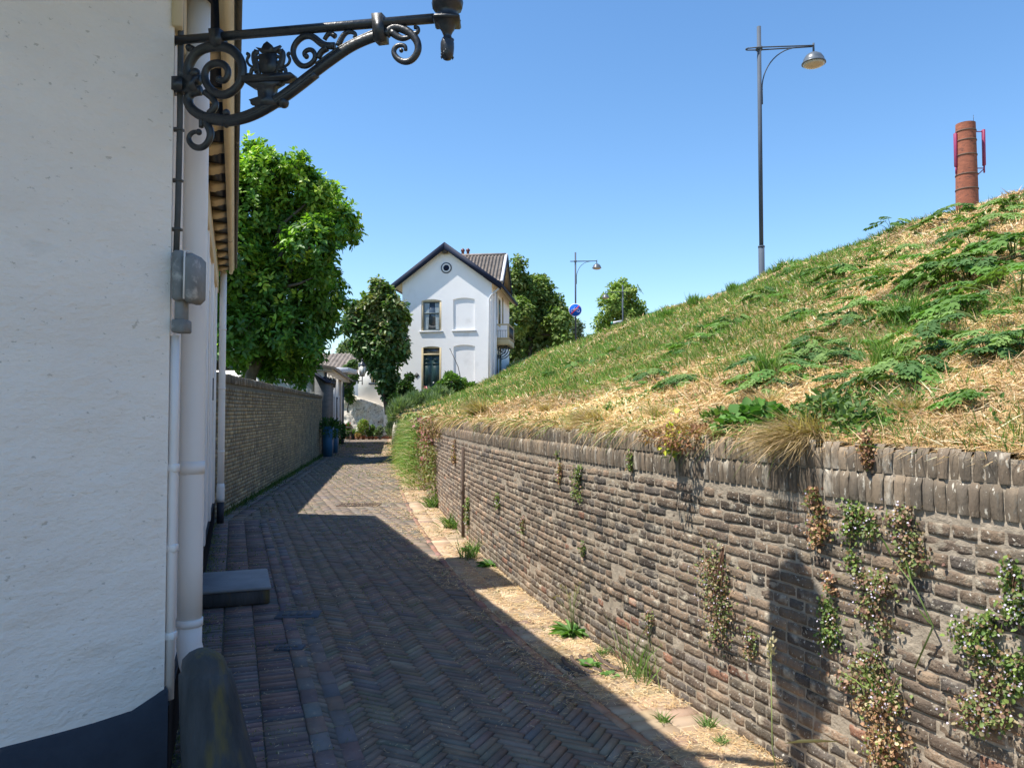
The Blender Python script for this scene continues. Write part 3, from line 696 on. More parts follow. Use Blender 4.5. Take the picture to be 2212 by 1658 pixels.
part('strap', mb, M['iron'], WLN)
mb = MB()
plate([(780, 355), (888, 350), (890, 455), (870, 482), (835, 492), (798, 482), (780, 455)], .014)
plate([(792, 348), (775, 330), (757, 312), (795, 318), (808, 292), (832, 273), (856, 292), (872, 316), (918, 298), (902, 325), (886, 346)], .014)
for sg_ in (-1, 1):
    mx = lambda pts: [(836 + sg_ * (x - 836), y - (3 if sg_ > 0 else 0)) for x, y in pts]
    sweep(mb, mx([(905, 470), (915, 430), (925, 395), (928, 360), (922, 345)]), 27, 22, .6, 3)
    sweep(mb, mx([(925, 345), (900, 342)]), 26, 14, .6, 2); sweep(mb, mx([(922, 385), (895, 372), (880, 385)]), 13, 10, 1, 2); sweep(mb, mx([(918, 405), (892, 410)]), 12, 10, 1, 2)
    sweep(mb, mx([(915, 450), (945, 455), (950, 480), (975, 488)]), 16, 11, 1, 2); sweep(mb, mx([(905, 455), (895, 480), (910, 492)]), 16, 11, 1, 2)
    sweep(mb, mx([(925, 440), (960, 425), (975, 390), (962, 362), (975, 350)]), 8, 12, 1, 3)
part('coat_of_arms', mb, M['iron'], WLN)
# socket, pine-cone finial and the lantern standing on the arm end
ec = BR(2000, 60); mb = MB()
def ez(y): return BR(2000, y)[2] - ec[2]
zs_ = [(395, 6), (385, 26), (360, 38), (320, 42), (280, 42), (255, 34), (240, 22), (225, 28), (208, 34), (190, 46), (165, 52), (150, 78), (135, 84), (128, 66), (70, 62), (58, 92), (20, 98), (-10, 92), (-60, 60), (-120, 56)]
prof = [(max(.001, r * ZP), ez(y)) for y, r in zs_]; mb.lathe(prof, ec, 12)
for k in range(26):
    a = k * 2.4; y = 262 + (k % 9) * 13.5; c = ec + [40 * ZP * math.cos(a), 40 * ZP * math.sin(a), ez(y)]; mb.lathe([(.001, -.009), (.0055, 0), (.001, .009)], c - (c - ec) * [.14, .14, 0], 6)
mb.cbox(ec + [-.052, -.052, ez(155)], ec + [.052, .052, ez(128)], .006)
part('finial', mb, M['iron'], WLN, smooth=False)
mb = MB(); z0 = 3.38; zk = .74
mb.lathe([(.05, z0 - .10), (.12, z0 - .03), (.145, z0), (.15, z0 + .02 * zk), (.02, z0 + .021 * zk)], (ec[0], ec[1], 0), 6, ph=.3)
mb.lathe([(.20, z0 + .30 * zk), (.215, z0 + .315 * zk), (.165, z0 + .40 * zk), (.085, z0 + .45 * zk), (.055, z0 + .47 * zk), (.05, z0 + .50 * zk), (.065, z0 + .505 * zk), (.03, z0 + .53 * zk), (.012, z0 + .55 * zk), (.018, z0 + .57 * zk), (.002, z0 + .60 * zk)], (ec[0], ec[1], 0), 6, ph=.3)
for k in range(6):
    a = .3 + k * math.pi / 3; mb.tube([[ec[0] + .14 * math.cos(a), ec[1] + .14 * math.sin(a), z0], [ec[0] + .195 * math.cos(a), ec[1] + .195 * math.sin(a), z0 + .31 * zk]], .008, 6)
lh = part('lantern', mb, M['iron'], WLN); mb = MB(); mb.lathe([(.13, z0 + .012 * zk), (.185, z0 + .30 * zk)], (ec[0], ec[1], 0), 6, ph=.3); part('glass', mb, M['opal'], lh)

# ================================================================= GARDEN WALL (left, in shade)
GW = thing('garden_wall', 'tall mossy yellow-grey brick garden wall in shade beyond the near white house', 'wall', (GWA[0], GWA[1], 0))
gd = unit(np.append(GWB - GWA, 0)); gn = np.array([gd[1], -gd[0], 0]); GL = float(np.linalg.norm(GWB - GWA))
def g_curve(s): q = GWA + (GWB - GWA) / GL * s; return q[0], q[1], gn[0], gn[1]
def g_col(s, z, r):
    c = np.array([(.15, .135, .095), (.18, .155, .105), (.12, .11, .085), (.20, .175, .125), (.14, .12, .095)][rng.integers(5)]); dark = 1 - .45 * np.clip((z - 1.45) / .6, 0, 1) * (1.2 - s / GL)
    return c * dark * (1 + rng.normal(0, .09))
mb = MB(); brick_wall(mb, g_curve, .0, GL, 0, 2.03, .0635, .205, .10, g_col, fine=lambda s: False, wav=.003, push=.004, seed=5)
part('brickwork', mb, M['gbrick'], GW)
mb = MB(); a = np.append(GWA, 0) - gd * .1; b = np.append(GWB, 0)
L4 = [a - gn * .012, b - gn * .012, b - gn * .26, a - gn * .26]
for i in range(4):
    p_, q_ = L4[i], L4[(i + 1) % 4]; mb.add([p_, q_, q_ + [0, 0, 2.03], p_ + [0, 0, 2.03]], np.array([0, 1, 2, 3]))
part('mortar', mb, M['mortar'] if False else material('dark_mortar', (.10, .095, .075), (.17, .16, .125), 5, rough=1, bump=.006, bscale=30), GW)
mb = MB(); s = -.1
while s < GL:
    w_ = .066; q = a + gd * (s + .1); j = rng.normal(0, .004); z1 = 2.17 + rng.normal(0, .006) - .04 * s / GL
    fr = lambda v, q=q: q + v[:, :1] * gd + v[:, 1:2] * gn + v[:, 2:] * [0, 0, 1]
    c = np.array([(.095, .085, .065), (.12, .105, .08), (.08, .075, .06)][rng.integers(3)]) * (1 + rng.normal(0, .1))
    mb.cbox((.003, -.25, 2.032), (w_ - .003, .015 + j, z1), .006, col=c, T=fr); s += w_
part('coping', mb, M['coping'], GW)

# ================================================================= ROW HOUSE AND SHED at the lane's left end
RH = thing('white_cottage', 'low shaded white cottage with pilasters and overhanging eaves past the garden wall', 'house', (GWB[0], GWB[1], 0))
rd = unit(np.append(ROWB - GWB, 0)); rn = np.array([rd[1], -rd[0], 0]); RL = float(np.linalg.norm(ROWB - GWB))
def TR(v): return np.array([GWB[0], GWB[1], 0]) + v[:, :1] * rd + v[:, 1:2] * rn + v[:, 2:] * [0, 0, 1]
mb = MB(); mb.box((0.3, -5.5, -.02), (RL, 0, 3.02), T=TR); part('wall', mb, M['plaster2'], RH)
mb = MB(); mb.cbox((.2, -.3, 3.03), (RL + .1, .34, 3.16), .01, T=TR)
part('eaves', mb, M['reveal'], RH)
mb = MB(); V = TR(np.array([[.1, .45, 3.17], [RL + .2, .45, 3.17], [RL + .2, -2.7, 3.7], [.1, -2.7, 3.7], [.1, -5.8, 3.17], [RL + .2, -5.8, 3.17]])); mb.add(V, np.array([[0, 1, 2, 3], [3, 2, 5, 4]])); mb.add(V - [0, 0, .1], np.array([[3, 2, 1, 0], [4, 5, 2, 3]]))
for i_, j_ in ((0, 1), (0, 3), (3, 4), (1, 2), (2, 5)): mb.add([V[i_], V[j_], V[j_] - [0, 0, .1], V[i_] - [0, 0, .1]], np.array([0, 1, 2, 3]))
part('roof', mb, M['tile'], RH)
for a0 in (.9, 2.4, 4.2, 5.9, 7.6, 9.3):
    mb = MB(); mb.cbox((a0, .0, 0), (a0 + .22, .05, 3.02), .005, T=TR); part('pilaster', mb, M['reveal'], RH)
for a0, a1, z0, z1 in ((3.2, 3.9, .1, 2.2), (4.9, 5.5, 1.0, 2.3), (6.6, 7.3, .1, 2.2), (8.4, 9.0, 1.0, 2.3)):
    mb = MB(); mb.cbox((a0, -.02, z0), (a1, .03, z1), .004, T=TR); o = part('door' if z0 < .5 else 'window', mb, M['navy'] if z0 < .5 else M['reveal'], RH)
    mb = MB(); mb.box((a0 + .1, .0305, max(z0, 1.2) + .1), (a1 - .1, .034, z1 - .1), T=TR); part('pane', mb, M['glass'], o)
for a0 in (.55, 10.2):
    mb = MB(); mb.tube(TR(np.array([[a0, .08, 0], [a0, .08, 3.0]])), .045, 8); part('downpipe', mb, M['lamp'], RH)
mb = MB(); V = P(722, 803, 35.5); mb.cbox((V[0] - .1, 35.0, V[2] - .05), (V[0] + .75, 37.0, V[2] + .18), .01); part('canopy', mb, M['zinc'], RH)
# oval ornament, two carriage lamps
mb = MB(); aa = np.linspace(0, 2 * math.pi, 20, endpoint=False); c = P(712, 886, 29.6)
ctr = TR(np.array([[2.05, .05, c[2]]]))[0]
mb.prism(np.stack([.19 * np.cos(aa), .36 * np.sin(aa)], -1), .05, (ctr, rd, (0, 0, 1), rn)); mb.prism(np.stack([.13 * np.cos(aa), .27 * np.sin(aa)], -1), .02, (ctr + rn * .05, rd, (0, 0, 1), rn))
tag(mb.build('oval_plaque', M['iron']), 'dark oval plaque hanging on the shaded cottage wall above the blue planters', 'plaque')
for k, (px, lab) in enumerate(((707, 'small black coach lamp on the cottage front, left of the pair'), (714, 'small black coach lamp on the cottage front, right of the pair'))):
    a0 = 1.0 + k * 1.5; zc = P(px, 838, 28 + a0)[2]; b = TR(np.array([[a0, 0., zc]]))[0]
    t = thing('coach_lamp', lab, 'lamp', b, group='pair of coach lamps')
    mb = MB(); mb.tube([b, b + rn * .16 - [0, 0, .1], b + rn * .22 - [0, 0, .05]], .018, 6); part('bracket', mb, M['iron'], t)
    mb = MB(); q = b + rn * .22; mb.lathe([(.03, -.02), (.06, 0), (.09, .24), (.10, .25), (.05, .33), (.02, .36), (.001, .40)], q, 6); part('lantern', mb, M['iron'], t)
# grey boarded shed and cream garden building behind the wall
mb = MB(); c0 = P(680, 860, 27.3); c1 = P(701, 806, 27.3)
SH = thing('garden_shed', 'dark grey boarded lean-to gable rising behind the end of the garden wall', 'shed', (c0[0], 27.4, 0))
mb.prism([(0, 0), (c1[0] - c0[0] + .05, 0), (c1[0] - c0[0] + .05, c1[2] - .32), (0.0, c1[2])], 1.2, ((c0[0], 27.25, 0), (1, 0, 0), (0, 0, 1), (0, 1, 0))); part('boards', mb, M['shed'], SH)
mb = MB(); mb.prism([(-.06, c1[2] + .0), (c1[0] - c0[0] + .12, c1[2] - .36), (c1[0] - c0[0] + .12, c1[2] - .30), (-.06, c1[2] + .07)], 1.4, ((c0[0], 27.15, .004), (1, 0, 0), (0, 0, 1), (0, 1, 0))); part('roof', mb, M['navy'], SH)
c0 = P(560, 900, 31); c1 = P(678, 792, 31)
GB = thing('cream_outbuilding', 'low cream plastered outbuilding showing over the garden wall under the tree', 'outbuilding', (c0[0], 31, 0))
mb = MB(); mb.box((c0[0] - 4, 31, 0), (c1[0], 36, c1[2])); part('wall', mb, material('beige_plaster', (.50, .42, .34), (.58, .50, .42), 1.5, rough=.9), GB)
mb = MB(); mb.box((c0[0] - 4.1, 30.85, c1[2] + .004), (c1[0] + .12, 36.2, c1[2] + .14)); part('roof', mb, M['tile'], GB)

# blue planters
def planter(px0, px1, pyb, pyt, Y, lab):
    a = P(px0, pyb, Y); b = P(px1, pyt, Y); w_ = b[0] - a[0]; h_ = b[2]
    t = thing('tall_planter', lab, 'planter', (a[0] + w_ / 2, Y + w_ / 2, 0), group='tall blue planters')
    mb = MB(); n = 4; hw = w_ / 2; q = np.array([a[0] + hw, Y + hw, 0])
    prof = [(hw * .86 * 1.414, 0), (hw * 1.414, h_), (hw * .86 * 1.414, h_ + .001), (hw * .82 * 1.414, h_ - .08), (.001, h_ - .08)]
    mb.lathe(prof, q, 4, ph=math.pi / 4); part('tub', mb, M['blue'], t)
    mb = MB(); n = 260; d = rdir(n, .5); p = q + [0, 0, h_ - .06] + d * rng.random((n, 1)) ** .5 * [.36, .3, .34]
    mb.leaves(p, unit(d + rdir(n) * .5), rdir(n, 1.), .14, .06, col=palette(n, [(.05, .12, .03), (.08, .17, .04), (.04, .09, .03)], [3, 2, 2])); part('foliage', mb, M['leafm'], t)
planter(696.5, 717, 985, 921, 26.4, 'nearer tall blue planter with ferny plant against the end of the garden wall')
planter(713, 729, 974, 924, 28.6, 'second tall blue planter just behind the nearer one')

# ================================================================= MAIN WHITE HOUSE (far)
HL = P(868, 860, 42.6); HR = P(1062, 860, 42.0); hv = (HR - HL) * [1, 1, 0]; HWd = float(np.linalg.norm(hv)); hrz = math.atan2(hv[1], hv[0]); HZ = 2.2
MH = thing('gabled_house', 'tall white gabled house with navy bargeboards and a balcony, standing on the bank', 'house', (HL[0], HL[1], HZ), hrz)
def hx(px): return (px - 868) / 194. * HWd
def hz(py, Y=42.35): return P(1106, py, Y)[2] - HZ
def HP(name, mb, mat, parent=MH, **k): return part(name, mb, mat, parent, local=True, **k)
DEP = 8.0; apx = hx(962); zA = hz(523, 42.1); xl, xr = hx(845), hx(1083.5); zE = hz(615, 42.3)
sl_ = (zA - zE) / (apx - xl); sr_ = (zA - zE) / (xr - apx)
def rz_(x): return zA - (sl_ * (apx - x) if x < apx else sr_ * (x - apx))
RT = .20
holes = [(hx(909.8), hx(953.6), hz(714), hz(646), 'win'), (hx(979), hx(1025.4), hz(713), hz(644), 'niche'), (hx(910.4), hx(954), -.05, hz(747.5), 'door'), (hx(980), hx(1026), -.4, hz(745), 'niche')]
mb = MB(); zt = lambda x: rz_(x) - RT - .02
# front wall cut round the openings: vertical strips
xs_ = sorted([0, HWd, apx] + [h[0] for h in holes] + [h[1] for h in holes] + [hx(966 - 12), hx(964), hx(976)])
bot = -1.6
def wallquad(x0, x1, z0, z1a, z1b, y=0.): mb.add([[x0, y, z0], [x1, y, z0], [x1, y, z1b], [x0, y, z1a]], np.array([0, 1, 2, 3]))
for x0, x1 in zip(xs_[:-1], xs_[1:]):
    if x1 - x0 < 1e-6: continue
    m = (x0 + x1) / 2; hs = sorted([h for h in holes if h[0] < m < h[1]], key=lambda h: h[2]); z = bot
    for h in hs:
        wallquad(x0, x1, z, h[2], h[2]); z = None
        # shallow segmental heads
        cxh = (h[0] + h[1]) / 2; wh = (h[1] - h[0]) / 2; hd_ = lambda x: h[3] - .09 * ((x - cxh) / wh) ** 2
        xx = np.linspace(x0, x1, 7); hd = hd_(xx); nxt = hs[hs.index(h) + 1][2] if hs.index(h) + 1 < len(hs) else None
        for a in range(6):
            top0 = nxt if nxt is not None else zt(xx[a]); top1 = nxt if nxt is not None else zt(xx[a + 1])
            mb.add([[xx[a], 0, hd[a]], [xx[a + 1], 0, hd[a + 1]], [xx[a + 1], 0, top1], [xx[a], 0, top0]], np.array([0, 1, 2, 3]))
            mb.add([[xx[a], 0, hd[a]], [xx[a + 1], 0, hd[a + 1]], [xx[a + 1], .13, hd[a + 1]], [xx[a], .13, hd[a]]], np.array([0, 1, 2, 3]))
        z = nxt
        if z is None: break
    # (strip continues above only when it had no opening)
    if not hs: wallquad(x0, x1, bot, zt(x0), zt(x1))
# two stacked openings share a strip: fill between them is handled by nxt; add reveals and niche backs
for x0, x1, z0, z1, kd in holes:
    for q in (x0, x1): mb.add([[q, 0, z0], [q, .13, z0], [q, .13, z1 - .09], [q, 0, z1 - .09]], np.array([0, 1, 2, 3]))
    mb.add([[x0, 0, z0], [x1, 0, z0], [x1, .13, z0], [x0, .13, z0]], np.array([0, 1, 2, 3]))
    dy = .06 if kd == 'niche' else .13
    mb.add([[x0, dy, z0], [x1, dy, z0], [x1, dy, z1], [x0, dy, z1]], np.array([0, 1, 2, 3]))
# sides and back
mb.add([[HWd, 0, bot], [HWd, DEP, bot], [HWd, DEP, zt(HWd)], [HWd, 0, zt(HWd)]], np.array([0, 1, 2, 3]))
mb.add([[0, 0, bot], [0, DEP, bot], [0, DEP, zt(0)], [0, 0, zt(0)]], np.array([0, 1, 2, 3]))
mb.add([[0, DEP, bot], [HWd, DEP, bot], [HWd, DEP, zt(HWd)], [apx, DEP, zt(apx)], [0, DEP, zt(0)]], np.array([0, 1, 2, 3, 4]))
# cross-gable wall on the right
cy0, cym, cy1 = 1.05, 3.15, 5.25; zC = hz(551, 45.2); zCe = hz(609, 43.3); cs = (zC - zCe) / (cym - cy0)
mb.add([[HWd + .004, cy0 + .25, 0], [HWd + .004, cy1 - .25, 0], [HWd + .004, cy1 - .25, zCe + .2], [HWd + .004, cym, zC - .22], [HWd + .004, cy0 + .25, zCe + .2]], np.array([0, 1, 2, 3, 4]))
HP('wall', mb, M['plaster2'])
# plinthless lower wing to the left, behind the tree
mb = MB(); mb.box((hx(822), .55, -2), (-.004, 6, hz(690))); wg = HP('side_wing', mb, M['plaster2'])
mb = MB(); mb.add([[hx(818), .4, hz(692)], [0, .4, hz(692)], [0, 6, hz(640)], [hx(818), 6, hz(640)]], np.array([0, 1, 2, 3])); HP('wing_roof', mb, M['tile'], wg)
# roof slabs
def slab(mb, x0, z0, x1, z1, y0, y1, t=RT):
    mb.add([[x0, y0, z0], [x1, y0, z1], [x1, y0, z1 - t], [x0, y0, z0 - t], [x0, y1, z0], [x1, y1, z1], [x1, y1, z1 - t], [x0, y1, z0 - t]],
           np.array([[0, 1, 2, 3], [4, 7, 6, 5], [0, 4, 5, 1], [3, 2, 6, 7], [0, 3, 7, 4], [1, 5, 6, 2]]))
OV = .30
mb = MB(); slab(mb, xl + .04, zE + .01, apx, zA - .02, -OV + .05, DEP + .3, .13); slab(mb, apx, zA - .02, xr - .04, zE + .01, -OV + .05, DEP + .3, .13); ro = HP('roof', mb, M['tile'])
mb = MB(); slab(mb, xl + .05, zE - .14, apx, zA - .17, -OV + .06, DEP + .2, .04); slab(mb, apx, zA - .17, xr - .05, zE - .14, -OV + .06, DEP + .2, .04); HP('soffit', mb, M['creamlight'], ro)
for a in ((xl, zE + .02, apx, zA), (apx, zA, xr, zE + .02)):
    mb = MB(); slab(mb, *a, -OV, -OV + .045, .40); HP('bargeboard', mb, M['navy'], ro)
mb = MB(); mb.cbox((xl - .02, -OV + .05, zE - .16), (xl + .12, DEP, zE + .03), .02); HP('gutter', mb, M['navy'], ro)
mb = MB(); mb.cbox((xr - .12, -OV + .05, zE - .16), (xr + .02, DEP, zE + .03), .02); HP('gutter', mb, M['navy'], ro)
mb = MB(); mb.cbox((apx - .14, -OV + .05, zA - .62), (apx + .14, -.01, zA - .40), .02); mb.cbox((apx - .06, -OV + .06, zA - .41), (apx + .06, -.01, zA - .22), .01); HP('ridge_bracket', mb, M['wood'])
# cross wing roof: front slope with real pantile relief
xo = HWd + .50
def pan(mb, O, U, V, nu, nv, amp=.035, st=.03, sub=8):
    """O origin; U along the ridge, V down the slope"""
    O, U, V = [np.array(q, float) for q in (O, U, V)]; N = np.cross(U, V); N /= np.linalg.norm(N); N *= np.sign(N[2])
    uu = np.linspace(0, 1, nu * sub + 1); rows = []
    for r in range(nv):
        for f in (0.0, .97): rows.append((r + f, f))
    G_ = []
    for vv, f in rows:
        h = amp * np.sin(uu * nu * 2 * math.pi) + st * f; G_.append(O + uu[:, None] * U + (vv / nv) * V + h[:, None] * N)
    mb.grid(np.array(G_))
mb = MB(); xi = apx + .10
pan(mb, (xi, cym, zC), (xo - .12 - xi, 0, 0), (0, cy0 - cym, zCe - zC), 14, 10)
pan(mb, (xi, cym, zC), (xo - .12 - xi, 0, 0), (0, cy1 - cym, zCe - zC), 14, 10)
cr_ = HP('cross_roof', mb, M['tile'])
mb = MB(); mb.tube([[xi, cym, zC + .02], [xo - .1, cym, zC + .02]], .09, 8); HP('ridge_tiles', mb, M['tile'], cr_)
for ya in (cy0, cy1):
    mb = MB(); x0, x1 = xo - .16, xo
    V = [[x0, cym, zC + .08], [x1, cym, zC + .08], [x1, ya, zCe + .06], [x0, ya, zCe + .06]]; V = V + [[a, b, c - .10] for a, b, c in V]
    mb.add(V, np.array([[0, 1, 2, 3], [7, 6, 5, 4], [0, 4, 5, 1], [3, 2, 6, 7], [0, 3, 7, 4], [1, 5, 6, 2]])); HP('verge', mb, M['zinc'], cr_)
    mb = MB(); x0, x1 = HWd + .01, xo - .02; V = [[x0, cym, zC - .06], [x1, cym, zC - .06], [x1, ya, zCe - .10], [x0, ya, zCe - .10]]; V = V + [[a, b, c - .05] for a, b, c in V]
    mb.add(V, np.array([[0, 1, 2, 3], [7, 6, 5, 4], [0, 4, 5, 1], [3, 2, 6, 7], [0, 3, 7, 4], [1, 5, 6, 2]])); HP('soffit', mb, M['creamlight'], cr_)
    mb = MB(); x0, x1 = xo - .018, xo + .03; V = [[x0, cym, zC + .0], [x1, cym, zC + .0], [x1, ya, zCe - .03], [x0, ya, zCe - .03]]; V = V + [[a, b, c - .30] for a, b, c in V]
    mb.add(V, np.array([[0, 1, 2, 3], [7, 6, 5, 4], [0, 4, 5, 1], [3, 2, 6, 7], [0, 3, 7, 4], [1, 5, 6, 2]])); HP('bargeboard', mb, M['navy'], cr_)
# chimney
mb = MB(); mb.cbox((apx + .15, 3.5, zA - 1.2), (apx + .75, 4.0, zA - .02), .01); ch = HP('chimney', mb, M['chim'])
for k in (0, 1):
    mb = MB(); mb.lathe([(.11, 0), (.09, .05), (.085, .30), (.12, .33), (.13, .38), (.10, .45), (.03, .50), (.001, .52)], (apx + .29 + .32 * k, 3.75, zA - .02), 10); HP('chimney_pot', mb, material('dark_red_pot', (.10, .03, .03), (.15, .05, .04), 5, rough=.4), ch, smooth=True)
# round vent
mb = MB(); c = (hx(964), 0, hz(579)); AX = np.array([[1, 0, 0], [0, 0, 1], [0, 1, 0]]).T
mb.lathe([(.31, -.02), (.31, .03), (.255, .035), (.25, .02)], c, 28, ax=[[1, 0, 0], [0, 0, -1], [0, 1, 0]]); v_ = HP('round_vent', mb, M['lamp'], smooth=False)
mb = MB(); mb.lathe([(.25, .0), (.25, .028), (.17, .032), (.165, .01)], c, 28, ax=[[1, 0, 0], [0, 0, -1], [0, 1, 0]]); HP('ring', mb, M['white'], v_)
mb = MB(); mb.lathe([(.165, .0), (.165, .037)], c, 24, ax=[[1, 0, 0], [0, 0, -1], [0, 1, 0]]); HP('opening', mb, M['navy'], v_)
# window
x0, x1, z0, z1 = hx(909.8), hx(953.6), hz(714), hz(646)
mb = MB()
for b in (((x0, .02, z0), (x0 + .10, .10, z1 - .06)), ((x1 - .10, .02, z0), (x1, .10, z1 - .06)), ((x0 + .10, .02, z1 - .13), (x1 - .10, .10, z1 + .0))): mb.cbox(*b, .006)
wi = HP('window', mb, M['cream']); mb = MB(); zm = hz(676)
for b in (((x0 + .10, .05, z0), (x0 + .16, .09, z1 - .13)), ((x1 - .16, .05, z0), (x1 - .10, .09, z1 - .13)), ((x0 + .16, .05, z0), (x1 - .16, .09, z0 + .07)), ((x0 + .16, .05, zm - .035), (x1 - .16, .09, zm + .035)), ((x0 + .16, .05, z1 - .18), (x1 - .16, .09, z1 - .13))): mb.cbox(*b, .004)
HP('sash', mb, material('sage_paint', (.10, .13, .13), (.13, .16, .16), 3, rough=.5), wi)
mb = MB(); mb.box((x0 + .16, .094, z0 + .07), (x1 - .16, .100, z1 - .18)); HP('pane', mb, M['glass'], wi)
for xa, xb in ((x0 + .17, x0 + .42), (x1 - .36, x1 - .17)):
    mb = MB(); uu = np.linspace(0, 1, 24); vv = np.linspace(0, 1, 5); U, V = np.meshgrid(uu, vv, indexing='ij'); sh = (1 - V * .0) * 1.
    wd = (xb - xa) * (1 + .25 * (V - .5)); X_ = (xa + U * wd) if xa < (x0 + x1) / 2 else (xb - U * wd)
    mb.grid(np.stack([X_, .092 - .006 * np.sin(U * 30) * 1, z0 + .09 + V * (z1 - .20 - z0 - .09)], -1)); HP('curtain', mb, M['curtain'], wi)
mb = MB(); mb.cbox((x0 - .10, -.07, z0 - .10), (x1 + .10, .02, z0 - .005), .01); HP('sill', mb, M['zinc'])
mb = MB(); mb.cbox((hx(979) - .06, -.06, hz(713) - .10), (hx(1025.4) + .10, .02, hz(713) - .004), .01); HP('sill', mb, M['zinc'])
# door
x0, x1 = hx(910.4), hx(954); zT = hz(747.5); zd = hz(766)
mb = MB()
for b in (((x0, .0, -.05), (x0 + .11, .10, zT - .07)), ((x1 - .11, .0, -.05), (x1, .10, zT - .07)), ((x0 + .11, .0, zd - .02), (x1 - .11, .10, zd + .07)), ((x0 + .11, .02, zT - .11), (x1 - .11, .10, zT - .01))): mb.cbox(*b, .006)
HP('door_frame', mb, M['creamlight'])
mb = MB(); xm = (x0 + x1) / 2; mb.cbox((x0 + .11, .06, -.05), (xm - .004, .095, zd - .02), .004); mb.cbox((xm + .004, .06, -.05), (x1 - .11, .095, zd - .02), .004)
for xa, xb in ((x0 + .16, xm - .06), (xm + .06, x1 - .16)):
    for za, zb in ((.15, .75), (.9, zd - .62)):
        mb.cbox((xa, .045, za), (xb, .065, zb), .012); mb.cbox((xa + .06, .038, za + .06), (xb - .06, .05, zb - .06), .008)
    mb.cbox((xa - .02, .04, zd - .52), (xb + .02, .062, zd - .46), .008)
    mb.lathe([(.07, .0), (.13, .02), (.11, .035), (.05, .02)], ((xa + xb) / 2, .065, zd - .27), 14, ax=[[1, 0, 0], [0, 0, -1], [0, .6, 0]])
do = HP('front_door', mb, M['greendoor'])
mb = MB(); mb.lathe([(.02, .0), (.045, .03), (.035, .06), (.001, .07)], (xm + .12, .05, .95), 10, ax=[[1, 0, 0], [0, 0, -1], [0, 1, 0]]); HP('door_knob', mb, M['zinc'], do)
mb = MB(); mb.box((x0 + .11, .07, zd + .07), (x1 - .11, .08, zT - .11)); HP('transom_pane', mb, M['glass'])
mb = MB(); c = np.array([hx(900.4), -.02, hz(810)]); mb.add([c + [0, 0, .17], c + [.15, 0, 0], c - [0, 0, .17], c - [.15, 0, 0], c + [0, .02, .17], c + [.15, .02, 0], c + [0, .02, -.17], c + [-.15, .02, 0]], np.array([[0, 3, 2, 1], [0, 1, 5, 4], [1, 2, 6, 5], [2, 3, 7, 6], [3, 0, 4, 7]])); HP('diamond_plaque', mb, M['oldiron'])
# downpipe right of the front, with swan neck
xd = hx(1056.5); mb = MB(); mb.tube([[xr - .10, -.12, zE - .14], [xr - .20, -.12, hz(628)], [xd + .12, -.08, hz(640)], [xd, -.07, hz(648)], [xd, -.07, hz(700)], [xd, -.07, -1]], .045, 8); HP('downpipe', mb, M['zinc'], smooth=True)
# side windows and door to balcony
for ya, yb, za, zb, nm in ((1.6, 2.1, hz(690, 44), hz(626, 44), 'window'), (2.6, 3.5, hz(705, 45), hz(645, 45), 'balcony_door'), (4.3, 4.8, hz(700, 46), hz(640, 46), 'window'), (1.7, 2.3, .3, hz(762, 44), 'window'), (3.0, 3.9, .3, hz(762, 45), 'window')):
    mb = MB(); mb.cbox((HWd - .04, ya, za), (HWd + .03, yb, zb), .01); o = HP(nm, mb, M['cream']); mb = MB(); mb.box((HWd + .031, ya + .08, za + .1), (HWd + .036, yb - .08, zb - .08)); HP('pane', mb, M['glass'], o)
mb = MB(); mb.cbox((HWd + .005, .62, -1.5), (HWd + .09, 1.05, zE - .15), .004); HP('side_pilaster', mb, M['plaster2'])
mb = MB(); mb.tube([[HWd + .07, 1.25, -1], [HWd + .07, 1.25, zE - .1]], .045, 8); HP('downpipe', mb, M['zinc'])
# balcony
by0, by1, bx1 = 1.35, 3.9, HWd + .80; zf = hz(745, 43.3); zs2 = hz(731, 43.3); zr = hz(702, 43.3)
mb = MB(); mb.cbox((HWd + .006, by0, zf), (bx1, by1, zs2), .03); mb.cbox((HWd + .006, by0 - .04, zs2 + .002), (bx1 + .04, by1 + .04, zs2 + .06), .015); ba = HP('balcony', mb, M['creamlight'])
mb = MB()
for X_, Y_ in ((HWd + .06, by0 + .05), (bx1 - .05, by0 + .05), (bx1 - .05, by1 - .05)): mb.cbox((X_ - .05, Y_ - .05, zs2 + .06), (X_ + .05, Y_ + .05, zr), .01)
mb.cbox((HWd + .01, by0, zr + .002), (bx1, by0 + .10, zr + .08), .01); mb.cbox((bx1 - .10, by0 + .102, zr + .002), (bx1, by1, zr + .08), .01)
HP('balcony_rail', mb, M['creamlight'], ba)
mb = MB()
for Y_ in np.arange(by0 + .2, by1 - .1, .11): mb.tube([[bx1 - .05, Y_, zs2 + .06], [bx1 - .05, Y_, zr]], .012, 5)
for X_ in np.arange(HWd + .16, bx1 - .1, .14): mb.tube([[X_, by0 + .05, zs2 + .06], [X_, by0 + .05, zr - .3]], .010, 5)
mb.tube([[HWd + .1, by0 + .05, zr - .3], [bx1 - .1, by0 + .05, zr - .3]], .012, 5); HP('balusters', mb, M['iron'], ba)
for Y_ in (by0 + .25, (by0 + by1) / 2, by1 - .25):
    mb = MB(); a = np.linspace(0, math.pi / 2, 9); mb.tube(np.stack([HWd + .02 + .62 * np.sin(a), 0 * a + Y_, zf - .02 - .62 * (1 - np.sin(math.pi / 2 - a)) * 0 - .62 * np.cos(a)], -1), .03, 6); mb.tube([[HWd + .03, Y_, zf - .7], [HWd + .03, Y_, zf - .02], [HWd + .7, Y_, zf - .03]], .03, 6)
    a = np.linspace(0, 2 * math.pi, 13); mb.tube(np.stack([HWd + .2 + .11 * np.cos(a), 0 * a + Y_, zf - .2 + .11 * np.sin(a)], -1), .02, 5); HP('balcony_bracket', mb, M['iron'], ba)

